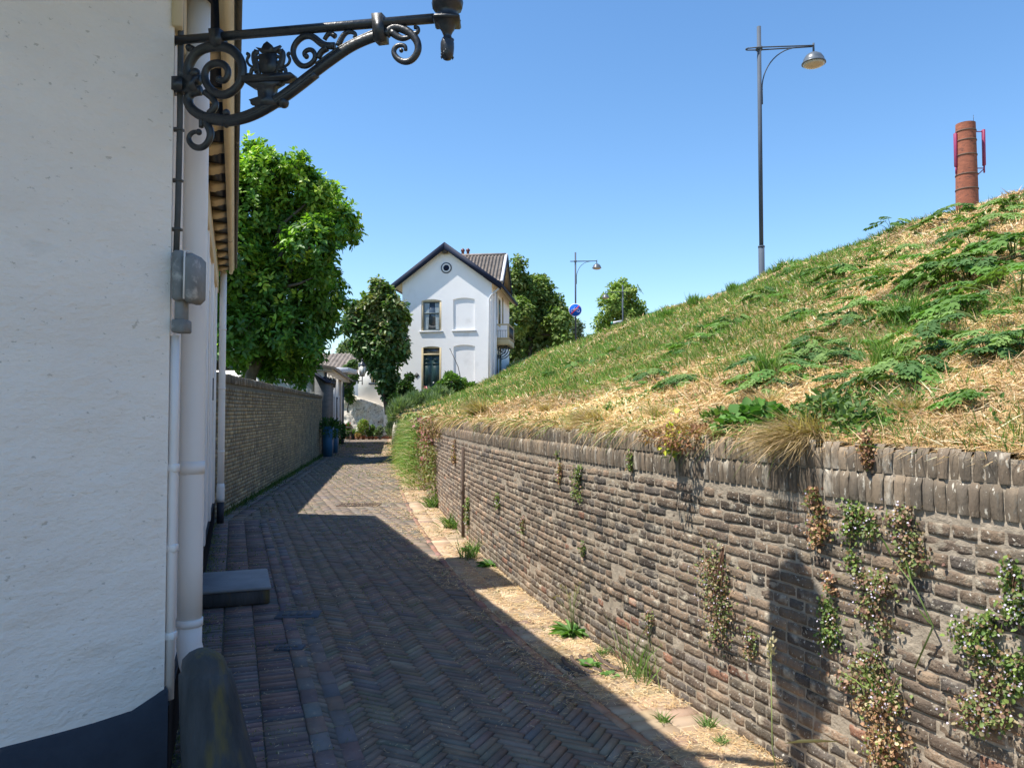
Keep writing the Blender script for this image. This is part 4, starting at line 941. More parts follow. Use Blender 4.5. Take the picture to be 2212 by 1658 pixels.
# -------- lower white house, its tiled neighbour and the rubble wall closing the lane
c0 = P(773.5, 860, 44.2); c1 = P(862, 880, 44.2); zt0 = P(800, 752, 44.2)[2]
LH = thing('low_white_house', 'small bright white house above the rubble wall at the end of the lane', 'house', (c0[0], 44.2, 0))
mb = MB(); zb0 = P(773, 860, 44.2)[2]; zb1 = P(832, 880, 44.2)[2]
mb.prism([(0, zb0), (P(832, 880, 44.2)[0] - c0[0], zb1), (c1[0] - c0[0], zb1 - .2), (c1[0] - c0[0], zt0), (0, zt0)], 5, ((c0[0], 44.2, 0), (1, 0, 0), (0, 0, 1), (0, 1, 0))); part('wall', mb, M['plaster2'], LH)
x0, x1 = P(801.5, 800, 44.1)[0], P(816, 800, 44.1)[0]; z0, z1 = P(800, 826, 44.1)[2], P(800, 783, 44.1)[2]
mb = MB()
for b in (((x0, 44.1, z0), (x0 + .09, 44.19, z1)), ((x1 - .09, 44.1, z0), (x1, 44.19, z1)), ((x0 + .09, 44.1, z1 - .08), (x1 - .09, 44.19, z1)), ((x0 + .18, 44.12, z0), (x0 + .22, 44.18, z1 - .08))): mb.cbox(*b, .004)
wo = part('window', mb, M['creamlight'], LH); mb = MB(); mb.box((x0 + .09, 44.16, z0), (x1 - .09, 44.195, z1 - .08)); part('pane', mb, M['glass'], wo)
mb = MB(); mb.cbox((x0 - .12, 44.0, z0 - .12), (x1 + .12, 44.19, z0 - .004), .01); part('sill', mb, M['lamp'], LH)
mb = MB(); mb.box((c0[0] - .1, 44.0, zt0 + .004), (c1[0] + .2, 49.3, zt0 + .2)); part('roof', mb, M['tile'], LH)
r0 = P(690, 763, 50.5); r1 = P(773, 763, 50.5); e0 = P(690, 812, 46.2)
TH_ = thing('tiled_outbuilding', 'outbuilding with a grey pantile roof left of the small white house', 'outbuilding', (r0[0], 46.2, 0))
mb = MB(); xa, xb = r0[0] - .5, c0[0] - .02
pan(mb, (xa, 50.5, r0[2]), (xb - xa, 0, 0), (0, -4.3, e0[2] - r0[2]), 16, 16); pan(mb, (xa, 50.5, r0[2]), (xb - xa, 0, 0), (0, 4.3, e0[2] - r0[2]), 16, 4); part('roof', mb, M['tile'], TH_)
mb = MB(); mb.box((xa + .2, 46.5, 0), (xb - .1, 54.5, e0[2] + .05)); part('wall', mb, M['plaster2'], TH_)
RW = []
mb = MB(); xs2 = np.linspace(P(738, 900, 43.3)[0] - 1.2, P(862, 900, 43.3)[0], 70); tx = [P(700, 0, 43.3)[0], P(752, 0, 43.3)[0], P(773, 0, 43.3)[0], P(832, 0, 43.3)[0], P(870, 0, 43.3)[0]]
tz = [P(0, 870, 43.3)[2], P(0, 848, 43.3)[2], P(0, 858, 43.3)[2], P(0, 877, 43.3)[2], P(0, 885, 43.3)[2]]; zt_ = np.interp(xs2, tx, tz)
Vv = np.linspace(0, 1, 36); Xg = xs2[:, None] + 0 * Vv; Zg = zt_[:, None] * Vv; Yg = 43.4 - .16 * (fbm(Xg * 2.4, Zg * 2.4, 90) - .5) * 2 - .10 * (fbm(Xg * 6, Zg * 6, 91) - .5) + .35 * Vv
Pf = np.stack([Xg, Yg, Zg], -1); Pb = Pf[:, -1].copy(); Pb[:, 1] = 45.0
mb.grid(np.concatenate([Pf, Pb[:, None]], 1))
tag(mb.build('rubble_wall', M['rubble']), 'battered rubble stone retaining wall closing the far end of the lane', 'wall')
mb = MB(); mb.cbox((P(738, 0, 43)[0], 43.2, -.01), (P(860, 0, 43)[0], 43.9, .13), .02); tag(mb.build('brick_edging', M['terracotta']), 'low red brick edging along the foot of the rubble wall', 'edging')
# far bracket lantern
a = P(741, 823, 37.6); b = P(782.5, 822, 37.6)
FL = thing('bracket_lantern', 'green-black street lantern on a scrolled iron bracket at the end of the cottage', 'wall lantern', a)
mb = MB(); mb.tube([a, b], .022, 6); q = a - [0, 0, .7]; t_ = np.linspace(0, math.pi / 2, 10); Lx = b[0] - a[0]
mb.tube(np.stack([a[0] + Lx * .8 * (1 - np.cos(t_)) , 0 * t_ + 37.6, a[2] - .62 * (1 - np.sin(t_))], -1), .02, 6)
t_ = np.linspace(0, 9, 26); mb.tube(np.stack([a[0] + .28 + .17 * (1 - t_ / 11) * np.cos(t_), 0 * t_ + 37.6, a[2] - .22 + .17 * (1 - t_ / 11) * np.sin(t_)], -1), .016, 5)
mb.tube([[b[0], 37.6, b[2] - .2], [b[0], 37.6, b[2] + .35]], .025, 6); part('bracket', mb, M['iron'], FL)
zl = P(782, 813, 37.6)[2]; mb = MB(); mb.lathe([(.07, zl), (.11, zl + .03)], (b[0], 37.6, 0), 6); mb.lathe([(.21, zl + .50), (.22, zl + .52), (.12, zl + .68), (.06, zl + .72), (.055, zl + .80), (.075, zl + .81), (.02, zl + .87), (.001, zl + .93)], (b[0], 37.6, 0), 6)
for k in range(6):
    an = k * math.pi / 3; mb.tube([[b[0] + .11 * math.cos(an), 37.6 + .11 * math.sin(an), zl + .02], [b[0] + .20 * math.cos(an), 37.6 + .20 * math.sin(an), zl + .51]], .010, 4)
lo_ = part('lantern', mb, M['iron'], FL); mb = MB(); mb.lathe([(.105, zl + .03), (.195, zl + .50)], (b[0], 37.6, 0), 6); part('glass', mb, M['opal'], lo_)

# ================================================================= STREET LAMPS
def make_lamp(pos, top, label):
    H = top - pos[2]; t = thing('street_lamp', label, 'street lamp', pos, 0, 'arc-arm street lamps along the bank')
    def LP(name, mb, mat, **k): return part(name, mb, mat, t, local=True, smooth=True, **k)
    mb = MB(); mb.tube([[0, 0, -1.5], [0, 0, 1.0]], .075, 16); mb.tube([[0, 0, .99], [0, 0, H]], .052, 16); mb.tube([[0, 0, .97], [0, 0, 1.01]], .083, 16); po = LP('pole', mb, M['lamp'])
    za = H - .56; mb = MB()
    for s_ in (-1, 1):
        mb.tube([[-.27, .05 * s_, za], [0, .075 * s_, za], [1.05, .04 * s_, za], [1.32, .03 * s_, za]], .018, 8)
    a = np.linspace(-math.pi / 2, math.pi / 2, 8); mb.tube(np.stack([-.27 - .05 * np.cos(a), .05 * np.sin(a), 0 * a + za], -1), .018, 8)
    mb.tube([[1.32, 0, za + .07], [1.32, 0, za - .22]], .026, 8); mb.tube([[0, 0, za - .04], [0, 0, za + .04]], .085, 12); LP('arm', mb, M['lamp'])
    mb = MB(); a = np.linspace(0, math.pi / 2, 14); mb.tube(np.stack([.06 + .86 * (1 - np.cos(a)), 0 * a, za - .02 - 1.02 * (1 - np.sin(a))], -1), .015, 8); mb.tube([[.062, 0, za - 1.04], [.062, 0, za - 1.42]], .018, 8); LP('brace', mb, M['lamp'])
    mb = MB(); c = (1.32, 0, za); mb.lathe([(.001, -.15), (.05, -.155), (.10, -.18), (.19, -.24), (.245, -.33), (.262, -.41), (.285, -.42), (.29, -.45), (.27, -.455)], c, 28); sh = LP('lamp_hood', mb, M['lamphood'])
    mb = MB(); mb.lathe([(.27, -.452), (.22, -.50), (.12, -.53), (.001, -.54)], c, 24); part('lens', mb, M['lens'], sh, local=True, smooth=True)
    return t
Y1 = 18.8; a = P(1645, 560, Y1); zt1 = P(1645, 58, Y1)[2]; bz = float(dike(a[0], Y1)) - .05
bzs = P(1648, 532, Y1)[2] - 1.0
L1 = make_lamp((a[0], Y1, bzs), zt1, 'nearest tall grey street lamp with dome hood, rising behind the bank')
L1.rotation_euler[2] = R(-6); HL1 = zt1 - bzs
for px, py, Y_, rz, lab in ((1243, 545, 47, R(-4), 'street lamp carrying the round blue cycle sign on its pole'), (1345, 615, 58, R(183), 'street lamp with its hood to the left, before the small tree on the bank'), (1236, 700, 84, R(180), 'farthest street lamp, thin pole almost hidden in the trees')):
    c = copy_tree(L1); q = P(px, py, Y_); c.location = (q[0], q[1], q[2] - HL1); c.rotation_euler[2] = rz; c['label'] = lab
# cycle/moped sign on lamp 2
q = P(1242.5, 669.5, 46.8); rs = .40
SG = thing('traffic_sign', 'round blue sign with white moped crossed by a red bar on the lamp pole', 'traffic sign', q)
AXF = [[1, 0, 0], [0, 0, -1], [0, 1, 0]]
mb = MB(); mb.lathe([(rs, 0), (rs, .02)], q + [0, .0, 0], 32, ax=AXF); part('rim', mb, M['white'], SG)
mb = MB(); mb.lathe([(rs * .94, 0), (rs * .94, .024)], q, 32, ax=AXF); part('disc', mb, M['signblue'], SG)
mb = MB(); e = q[1] - .029
def st_(pts, r=.0075): mb.tube([[q[0] + x * rs, e, q[2] + z * rs] for x, z in pts], r, 5)
for cx in (-.42, .45):
    a = np.linspace(0, 2 * math.pi, 17); st_([(cx + .22 * math.cos(t), -.12 + .22 * math.sin(t)) for t in a])
st_([(-.42, -.12), (-.2, .2), (.15, .1), (.05, -.15), (.42, -.12)]); st_([(-.25, .1), (-.1, .35), (-.05, .42), (.12, .40)]); st_([(.15, .1), (.3, .3), (.42, .3)]); st_([(-.2, .2), (.05, -.15)]); st_([(.1, .2), (.5, .14)], .018)
part('moped_symbol', mb, M['white'], SG)
mb = MB(); d = np.array([.707, .707]); 
mb.prism([(-.62 * rs - .02, -.62 * rs + .02), (-.62 * rs + .02, -.62 * rs - .02), (.62 * rs + .02, .62 * rs - .02), (.62 * rs - .02, .62 * rs + .02)], .006, ((q[0], q[1] - .046, q[2]), (1, 0, 0), (0, 0, 1), (0, 1, 0))); part('red_bar', mb, M['red'], SG)
a = P(1319.5, 699, 57.8); b = P(1344, 693, 57.8); mb = MB(); mb.prism([(0, -.06), (b[0] - a[0], .08), (b[0] - a[0], .28), (0, .14)], .04, (a, (1, 0, 0), (0, 0, 1), (0, 1, 0)))
t = thing('direction_sign', 'small white finger signboard fixed to the lamp with its hood to the left', 'sign', a); part('board', mb, M['zinc'], t)
mb = MB(); mb.prism([(0, -.065), (.16, -.05), (.16, .17), (0, .145)], .05, (a - [0, .004, 0], (1, 0, 0), (0, 0, 1), (0, 1, 0))); part('green_tip', mb, material('sign_green', (.02, .25, .15), rough=.4), t)
mb = MB(); mb.prism([(.36, .02), (.62, .07), (.62, .15), (.36, .10)], .05, (a - [0, .006, 0], (1, 0, 0), (0, 0, 1), (0, 1, 0))); part('dark_legend', mb, M['navy'], t)

# ================================================================= FACTORY CHIMNEY
YC = 74.; c = P(2089, 430, YC); zt = P(2089, 268, YC)[2]; rb_, rt_ = 1.0, .87
CH = thing('brick_chimney', 'red brick factory chimney with iron bands and magenta aerials beyond the bank', 'chimney', (c[0], YC, 0))
mb = MB(); zz = np.concatenate([[0, 8], np.arange(16, zt, .55), [zt]]); a_ = np.linspace(0, 2 * math.pi, 41)
def rad(z): return rt_ + (rb_ - rt_) * np.clip((zt - z) / 8., 0, 4)
Zg, Ag = np.meshgrid(zz, a_, indexing='ij'); col = np.zeros(Zg.shape + (3,)); base = np.array([.30, .105, .06]); col[:] = base
col *= (1 + .35 * (fbm(Zg * .8, Ag * 1.5, 5) - .5))[..., None]
mb.grid(np.stack([c[0] + rad(Zg) * np.cos(Ag), YC + rad(Zg) * np.sin(Ag), Zg], -1), col=col); mb.lathe([(rt_, zt), (rt_ * .6, zt + .01), (.001, zt + .01)], (c[0], YC, 0), 40, col=base); part('shaft', mb, M['chim'], CH, smooth=True)
for py in (277, 298, 330, 372, 404):
    z = P(0, py, YC - 1)[2]; mb = MB(); mb.lathe([(rad(z) + .0, z - .06), (rad(z) + .05, z - .05), (rad(z) + .05, z + .05), (rad(z) + .0, z + .06)], (c[0], YC, 0), 40); part('band', mb, M['rust'], CH)
for s_, x0, y0, y1 in ((-1, 2057.5, 288, 360), (1, 2118, 280, 358)):
    z0, z1 = P(0, y1, YC)[2], P(0, y0, YC)[2]; xx = P(x0, 0, YC)[0]
    mb = MB(); mb.cbox((xx - .12, YC - .16, z0), (xx + .12, YC + .16, z1), .04); an = part('aerial_panel', mb, M['magenta'], CH)
    mb = MB(); xi = c[0] + s_ * (rad(z0) - .05)
    for z in (z0 - .25, z1 - .2): mb.tube([[xi, YC, z], [xx, YC, z]], .05, 6)
    mb.tube([[xx, YC, z0 - .7], [xx, YC, z0 + .1]], .08, 6); mb.tube([[xi, YC, z0 - 1.1], [xx, YC, z0 - .3]], .05, 6); part('mount', mb, M['magenta'], an)
mb = MB(); mb.tube([[c[0] + .8, YC, zt], [c[0] + .8, YC, zt + .9]], .02, 5); part('lightning_rod', mb, M['iron'], CH)

# ================================================================= TREES
def tree(name, label, lobes, Y, base, trunk_r, n, L, wd, pal, wts, group=None, ydep=1., sprig=11, toppal=None, mat='leaf', fold=.12):
    """lobes: (px, py, rpx); every lobe gets its own depth"""
    rs = np.random.RandomState(int(abs(lobes[0][0]) + Y)); k = Y / F
    C_ = []; 
    for px, py, r in lobes:
        C_.append((P(px, py, Y) + [0, rs.uniform(-1, 1) * ydep, 0], r * k * .90))
    t = thing(name, label, 'tree', base, 0, group)
    zlo = min(c[2] for c, r in C_); zhi = max(c[2] + r for c, r in C_)
    wv = np.array([r ** 2 for c, r in C_]); wv /= wv.sum(); ns = n // sprig
    li = rng.choice(len(C_), ns, p=wv); cc = np.array([C_[i][0] for i in li]); rr = np.array([C_[i][1] for i in li])
    d = rdir(ns, .15); shell = (.45 + .55 * rng.random(ns) ** .45) * (1 + .22 * (fbm(d[:, 0] * 3 + li, d[:, 2] * 3, 6) - .5) * 2)
    sp = cc + d * (rr * shell)[:, None] * [1, 1.15, .95]
    # sprigs: small whorls of leaves
    ax = unit(d * .8 + [0, 0, .55] + rng.normal(0, .25, (ns, 3)))
    P_ = np.repeat(sp, sprig, 0); A_ = np.repeat(ax, sprig, 0); rd_ = rdir(len(P_)); rd_ = unit(rd_ - A_ * np.sum(rd_ * A_, 1, keepdims=True))
    dirs = unit(rd_ + A_ * rng.uniform(-.1, .9, (len(P_), 1))); P_ = P_ + A_ * rng.uniform(-1, 1, (len(P_), 1)) * L * .9 + dirs * L * .15
    nn = unit(A_ + .35 * rng.normal(size=A_.shape) + [0, 0, .4])
    col = palette(ns, pal, wts, .10); 
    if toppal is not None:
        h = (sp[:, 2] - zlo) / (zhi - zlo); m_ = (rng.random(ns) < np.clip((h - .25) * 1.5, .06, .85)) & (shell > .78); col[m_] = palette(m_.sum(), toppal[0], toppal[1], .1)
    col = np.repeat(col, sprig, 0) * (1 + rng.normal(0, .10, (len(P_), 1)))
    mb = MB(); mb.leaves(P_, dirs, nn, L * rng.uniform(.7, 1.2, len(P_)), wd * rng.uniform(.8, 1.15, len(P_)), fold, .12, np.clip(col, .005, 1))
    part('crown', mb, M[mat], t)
    mb = MB(); b = np.array(base, float); mid = np.array([np.average([c[0] for c, r in C_], weights=wv), np.average([c[1] for c, r in C_], weights=wv), zlo + .25 * (zhi - zlo)])
    def wob(p0, p1, r0, r1, m=6, a=.06):
        q = np.linspace(p0, p1, m); ln = np.linalg.norm(np.array(p1) - p0); q[1:-1] += rng.normal(0, a * ln, (m - 2, 3)) * [1, 1, .3]; mb.tube(q, np.linspace(r0, r1, m), 7)
    wob(b, mid, trunk_r, trunk_r * .7, a=.02)
    for c, r in C_:
        wob(mid, c, trunk_r * .42, trunk_r * .10)
        for _ in range(4): wob(c, c + rdir(1)[0] * r * .85, trunk_r * .10, .008, 4)
    part('trunk', mb, M['bark'], t, smooth=True)
    return t
big = [(600, 400, 52), (550, 372, 36), (572, 340, 16), (655, 425, 55), (700, 435, 40), (735, 480, 44), (668, 392, 28), (645, 510, 85), (560, 470, 95), (700, 555, 58), (725, 520, 40), (690, 640, 62), (600, 630, 95), (520, 580, 100), (540, 720, 85), (640, 720, 72), (685, 700, 48), (600, 780, 42), (620, 808, 26), (520, 770, 50), (470, 640, 100), (490, 440, 85), (510, 362, 40), (700, 760, 22), (650, 770, 40), (718, 610, 30), (440, 500, 100), (748, 500, 26), (712, 408, 20), (570, 800, 25)]
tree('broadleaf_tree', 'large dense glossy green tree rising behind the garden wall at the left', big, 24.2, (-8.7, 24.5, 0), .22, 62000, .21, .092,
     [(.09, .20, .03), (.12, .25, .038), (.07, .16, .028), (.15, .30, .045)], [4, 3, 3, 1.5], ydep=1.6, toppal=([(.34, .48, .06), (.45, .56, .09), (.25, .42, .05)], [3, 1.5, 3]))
t2 = [(828, 640, 24), (815, 668, 34), (850, 672, 28), (775, 690, 22), (800, 715, 38), (845, 715, 36), (765, 672, 16), (760, 705, 18), (790, 745, 28), (830, 760, 36), (858, 745, 22), (800, 770, 20), (830, 800, 28), (838, 830, 22), (870, 690, 12), (856, 760, 24), (820, 622, 14), (845, 850, 18)]
tree('evergreen_tree', 'dark green leafy tree standing against the left corner of the gabled house', t2, 40.2, (P(835, 860, 40.2)[0], 40.3, 1.4), .11, 26000, .27, .15, [(.08, .15, .045), (.10, .19, .05), (.14, .24, .065), (.055, .11, .035)], [4, 4, 2, 3], ydep=.6, sprig=8, toppal=([(.16, .22, .06), (.20, .20, .08)], [2, 1]))
t3 = [(1108, 612, 30), (1130, 630, 44), (1160, 636, 40), (1188, 660, 34), (1145, 670, 50), (1205, 690, 30), (1110, 690, 45), (1165, 700, 48), (1200, 700, 28), (1130, 750, 50), (1185, 755, 40), (1212, 735, 22), (1100, 760, 40), (1170, 610, 14), (1120, 580, 14), (1215, 690, 14), (1080, 640, 30)]
tree('roadside_tree', 'broad green tree right behind the gabled house balcony', t3, 57, (P(1140, 780, 57)[0], 57, 1.5), .25, 24000, .34, .17, [(.16, .24, .055), (.22, .30, .075), (.13, .19, .05), (.30, .35, .13)], [4, 3, 3, 1.5], ydep=2, sprig=9, mat='leafm')
t4 = [(1225, 680, 18), (1215, 700, 20), (1240, 710, 16), (1225, 740, 24), (1250, 735, 14), (1240, 760, 20), (1205, 760, 20)]
tree('pale_tree', 'sparse pale grey-green tree behind the lamp with the blue sign', t4, 82, (P(1230, 780, 82)[0], 82, 1.5), .18, 4200, .42, .18, [(.16, .21, .12), (.20, .25, .15), (.13, .18, .10)], [3, 2, 2], ydep=2, sprig=6, mat='leafm')
t5 = [(1340, 640, 30), (1315, 665, 28), (1365, 665, 30), (1345, 690, 40), (1305, 700, 24), (1385, 695, 24), (1375, 720, 28), (1320, 725, 34), (1295, 735, 16), (1325, 625, 12), (1345, 617, 14), (1362, 635, 16), (1390, 665, 10), (1350, 745, 40)]
tree('young_tree', 'round young tree on the bank behind the lamp with its hood to the left', t5, 66, (P(1345, 760, 66)[0], 66, 3), .14, 9500, .34, .17, [(.20, .30, .06), (.27, .36, .08), (.16, .23, .05), (.33, .40, .13)], [4, 3, 2, 1.5], ydep=1.4, sprig=8, mat='leafm')
t6 = [(748, 750, 14), (765, 745, 16), (785, 750, 16), (740, 765, 12)]
tree('distant_tree', 'pale distant tree peeping over the pantile roof between the two left trees', t6, 70, (P(760, 800, 70)[0], 70, 0), .15, 2400, .40, .20, [(.13, .18, .07), (.16, .21, .09)], [1, 1], ydep=1.5, sprig=6, mat='leafm')
t7 = [(752, 800, 12), (760, 815, 14), (750, 830, 12), (765, 790, 10), (748, 845, 12), (755, 860, 8)]
tree('climbing_shrub', 'bright green climber growing over the rubble wall below the pantile roof', t7, 43.1, (P(752, 875, 43.2)[0], 43.1, 1.5), .04, 4200, .16, .09, [(.08, .15, .03), (.12, .19, .05), (.05, .10, .03)], [3, 2, 2], ydep=.15, sprig=8, mat='leafm')

# ================================================================= VEGETATION ON THE BANK
DRY = [(.66, .45, .23), (.57, .36, .17), (.76, .56, .32), (.42, .26, .13), (.86, .71, .47), (.28, .165, .08)]
GRN = [(.14, .26, .045), (.19, .33, .06), (.11, .21, .04), (.26, .39, .10), (.34, .42, .17)]
def green_frac(x, y):
    d = x - W(y); g = 1 / (1 + np.exp(-(y - 8.8 - np.maximum(0, x - 2.2) * .9) / 1.2)); g = g * np.clip((d - .25) / .9, 0.1, 1)
    n = fbm(x * .8, y * .8, 71) - .5; n2 = fbm(x * .35, y * .35, 72) - .5
    return np.clip(g * .82 + .02 + n * 1.20 + n2 * .8, 0.02, .96)
def scatter(n, r0=-.30, r1=.86, t0=1.9, t1=60, dmax=9.0):
    out = []
    tot = 0
    while tot < n:
        r = rng.uniform(r0, r1, n * 2); t = np.exp(rng.uniform(math.log(t0), math.log(t1), n * 2)); x = r * t; d = x - W(t)
        m = (d > .06) & (d < dmax) & ~((x > HL[0] - .2) & (x < HR[0] + .9) & (t > 41.8)); out.append(np.stack([x[m], t[m]], -1)); tot += m.sum()
    q = np.concatenate(out)[:n]; return q[:, 0], q[:, 1]
def slope_n(x, y):
    e = .1; gx = (dike(x + e, y) - dike(x - e, y)) / (2 * e); gy = (dike(x, y + e) - dike(x, y - e)) / (2 * e)
    return unit(np.stack([-gx, -gy, np.ones_like(gx)], -1))
# lying dry straw
n = 300000; x, y = scatter(n); gf = green_frac(x, y); keep = rng.random(n) > gf * .82; x, y = x[keep], y[keep]; n = len(x); z = dike(x, y)
N_ = slope_n(x, y); dr_ = rng.normal(size=(n, 3)); dr_[:, 0] -= .35; up = np.abs(rng.normal(0, .24, n)) + (rng.random(n) < .10) * rng.uniform(.2, 1.0, n)
dr_ -= N_ * np.sum(dr_ * N_, 1, keepdims=True); dr_ = unit(unit(dr_) + N_ * up[:, None])
L = rng.uniform(.04, .15, n) * np.maximum(1, y / 8) ** .8; wd = np.maximum(.0028, y * .0008) * rng.uniform(.7, 1.5, n)
side = unit(np.cross(dr_, N_ + .6 * rng.normal(size=N_.shape)))
lift = np.abs(rng.normal(0, .018, n)); mb = MB()
c = palette(n, DRY, [4, 4, 3, 2.5, 1.5, 1.5], .15); br = (fbm(x * 1.6, y * 1.6, 55) - .5)[:, None]; c = np.clip(c * (1 + 1.5 * br), .03, .9)
mb.blades(np.stack([x, y, z + lift], -1), dr_, side, L, wd, bend=N_ * (-L * .15)[:, None], col=c)
tag(mb.build('dry_straw', M['straw']), 'thatch of pale dry cut grass lying over the bank', 'dry grass', kind='stuff')
# strands spilling over the coping
n = 9000; y = np.exp(rng.uniform(math.log(2.0), math.log(24), n)); m_ = fbm(y * 1.7, y * 0, 91) > .40; y = y[m_]; n = len(y); nr = np.stack([wallnormal(v) for v in y])
p_ = np.stack([W(y), y, 0 * y + TOP + rng.uniform(-.02, .05, n)], -1) - nr * rng.uniform(-.01, .16, n)[:, None]; d_ = unit(nr * rng.uniform(.1, 1, n)[:, None] + rng.normal(0, .45, (n, 3)) + [0, 0, .25]); ll = rng.uniform(.05, .16, n) * np.maximum(1, y / 8)
mb = MB(); mb.blades(p_, d_, unit(np.cross(d_, rdir(n))), ll, np.maximum(.003, y * .0009), bend=(nr * .2 + [0, 0, -.75]) * ll[:, None], col=palette(n, DRY + [(.16, .27, .05), (.24, .32, .09)], [4, 4, 2, 3, 1, 2, 3, 2]))
tag(mb.build('edge_straw', M['straw']), 'dry and green grass strands spilling over the brick coping', 'dry grass', kind='stuff')
# standing green and yellowing grass
n = 200000; x, y = scatter(n); gf = green_frac(x, y); keep = rng.random(n) < gf ** 1.2 * .95 + .02; x, y = x[keep], y[keep]; n = len(x); z = dike(x, y)
cl = (fbm(x * 2.2, y * 2.2, 33)); N_ = slope_n(x, y)
dr_ = unit(N_ * .6 + np.array([0, 0, .6]) + rng.normal(0, .42, (n, 3))); side = unit(np.cross(dr_, rdir(n)))
L = (.05 + .17 * cl ** 2 + .05 * rng.random(n)) * np.maximum(1, y / 14) ** .6; wd = np.maximum(.004, y * .0010) * rng.uniform(.7, 1.4, n)
mb = MB(); c = palette(n, GRN, [4, 4, 3, 2, .8], .15); c = np.clip(c * (1 + .8 * (fbm(x * 1.1, y * 1.1, 66) - .5))[:, None], .02, .8)
dryb = rng.random(n) < .14; c[dryb] = palette(dryb.sum(), DRY, [3, 2, 3, 1, 2, .5])
mb.blades(np.stack([x, y, z - .01], -1), dr_, side, L, wd, bend=unit(rng.normal(size=(n, 3)) * [1, 1, .2] + [-.4, 0, -.2]) * (L * .3)[:, None], col=c)
tag(mb.build('bank_grass', M['leafm']), 'short green grass standing over the farther bank', 'grass', kind='stuff')
# low leafy weeds
n = 60000; x, y = scatter(n, t1=40); m_ = fbm(x * 1.3, y * 1.3, 12) > np.where(y < 9, .665, .60); m_ |= rng.random(n) < .025; x, y = x[m_], y[m_]; n = len(x); z = dike(x, y); N_ = slope_n(x, y)
L = np.maximum(.022, y * .0028) * rng.uniform(.7, 1.6, n); d_ = unit(rng.normal(size=(n, 3)) + N_ * .6)
mb = MB(); mb.leaves(np.stack([x, y, z + .02 + .05 * rng.random(n)], -1), d_, unit(N_ + .5 * rng.normal(size=N_.shape)), L, L * .55, col=palette(n, [(.09, .18, .035), (.13, .24, .05), (.06, .13, .03), (.22, .28, .09)], [4, 3, 3, 1]))
tag(mb.build('low_weeds', M['leafm']), 'patches of small leafy weeds growing through the dry grass', 'weeds', kind='stuff')

# ---- hogweed plants
def hogweed_mesh(seed, nl=7, S=1.):
    rs = np.random.RandomState(seed); mb = MB(); st = MB()
    for i in range(nl):
        a = i * 2.4 + rs.uniform(-.3, .3); h = rs.uniform(.10, .30) * S; out = rs.uniform(.08, .26) * S; Lf = rs.uniform(.24, .38) * S
        b = np.array([0, 0, 0.]); k_ = np.array([math.cos(a) * out, math.sin(a) * out, h]); st.tube([b, k_ * [.5, .5, .75], k_], [.006, .005, .003], 5, col=(.16, .22, .07))
        fw = unit(np.array([math.cos(a), math.sin(a), rs.uniform(-.35, .15)])); nr = unit(np.array([-.2 * math.cos(a), -.2 * math.sin(a), 1.])); sd = unit(np.cross(fw, nr)); nr = np.cross(sd, fw)
        base = np.array([(.10, .20, .045), (.13, .25, .05), (.08, .16, .045), (.18, .28, .08)][rs.randint(4)]) * rs.uniform(.85, 1.2)
        P0 = []; D0 = []; L0 = []; 
        for t, sgn, ll in ((.0, 1, .40), (.0, -1, .40), (.28, 1, .44), (.28, -1, .44), (.52, 1, .38), (.52, -1, .38), (.72, 1, .26), (.72, -1, .26), (.62, 0, .42)):
            p0 = k_ + fw * Lf * t - nr * Lf * .25 * t * t; dd_ = unit(fw * (.75 if sgn else 1) + sd * sgn * (.85) - nr * .22 + rs.normal(0, .06, 3))
            P0.append(p0); D0.append(dd_); L0.append(ll * Lf)
            for ss in (-1, 1):
                P0.append(p0 + dd_ * ll * Lf * .35); D0.append(unit(dd_ + ss * .8 * np.cross(nr, dd_) - nr * .1)); L0.append(ll * Lf * .55)
        n_ = len(P0); L0 = np.array(L0)
        mb.leaves(np.array(P0), np.array(D0), np.tile(nr, (n_, 1)) + rs.normal(0, .12, (n_, 3)), L0, L0 * .52, .10, .18, col=base * rs.uniform(.88, 1.12, (n_, 1)))
        st.tube([k_, k_ + fw * Lf * .45 - nr * Lf * .05, k_ + fw * Lf * .9 - nr * Lf * .2], [.004, .003, .001], 4, col=(.22, .32, .12))
    return mb, st
HOG = []
for sd_ in range(4):
    a, b = hogweed_mesh(40 + sd_, 6 + sd_); HOG.append((a.build('leaves', M['leafm'], data_only=True), b.build('stalks', M['leafm'], data_only=True)))
hog_spots = [(2170, 492, 1.1), (2110, 500, .8), (2190, 395, 1.3), (2168, 410, 1.), (2010, 470, .8), (1985, 470, .7), (1925, 505, .9), (1900, 512, .8), (1970, 548, .9), (2050, 520, .8), (2110, 560, 1.1), (2190, 560, 1.2), (2150, 585, 1.1), (1915, 612, .9),
 (1795, 610, 1.0), (1822, 598, 1.0), (1835, 618, .9), (2010, 600, 1.1), (2040, 625, 1.1), (2090, 610, 1.1), (2150, 640, 1.2), (2205, 655, 1.2), (1960, 640, .9), (1740, 690, .7), (1785, 695, .7), (1690, 660, .8), (1650, 648, .8), (1560, 715, .9), (1535, 735, .9), (1510, 748, .8), (1590, 705, .7),
 (1410, 822, .7), (1390, 845, .6), (1850, 690, .8), (1880, 685, .8), (2085, 690, 1.0), (2125, 705, 1.0), (1720, 830, .6), (1640, 855, .5), (1745, 785, .6), (1570, 790, .5), (1290, 785, .8), (1240, 800, .7), (1195, 815, .7), (1450, 795, .6), (2000, 765, .6), (1975, 825, .6), (2130, 770, .6), (1860, 815, .5), (1950, 850, .5), (1820, 845, .5), (2110, 880, .5),
 (1940, 560, .9), (1880, 560, .8), (1760, 560, .8), (1470, 840, .6), (1340, 760, .9), (1620, 790, .5), (2190, 470, 1.0), (2070, 470, 1.)]
rs_ = np.random.RandomState(5)
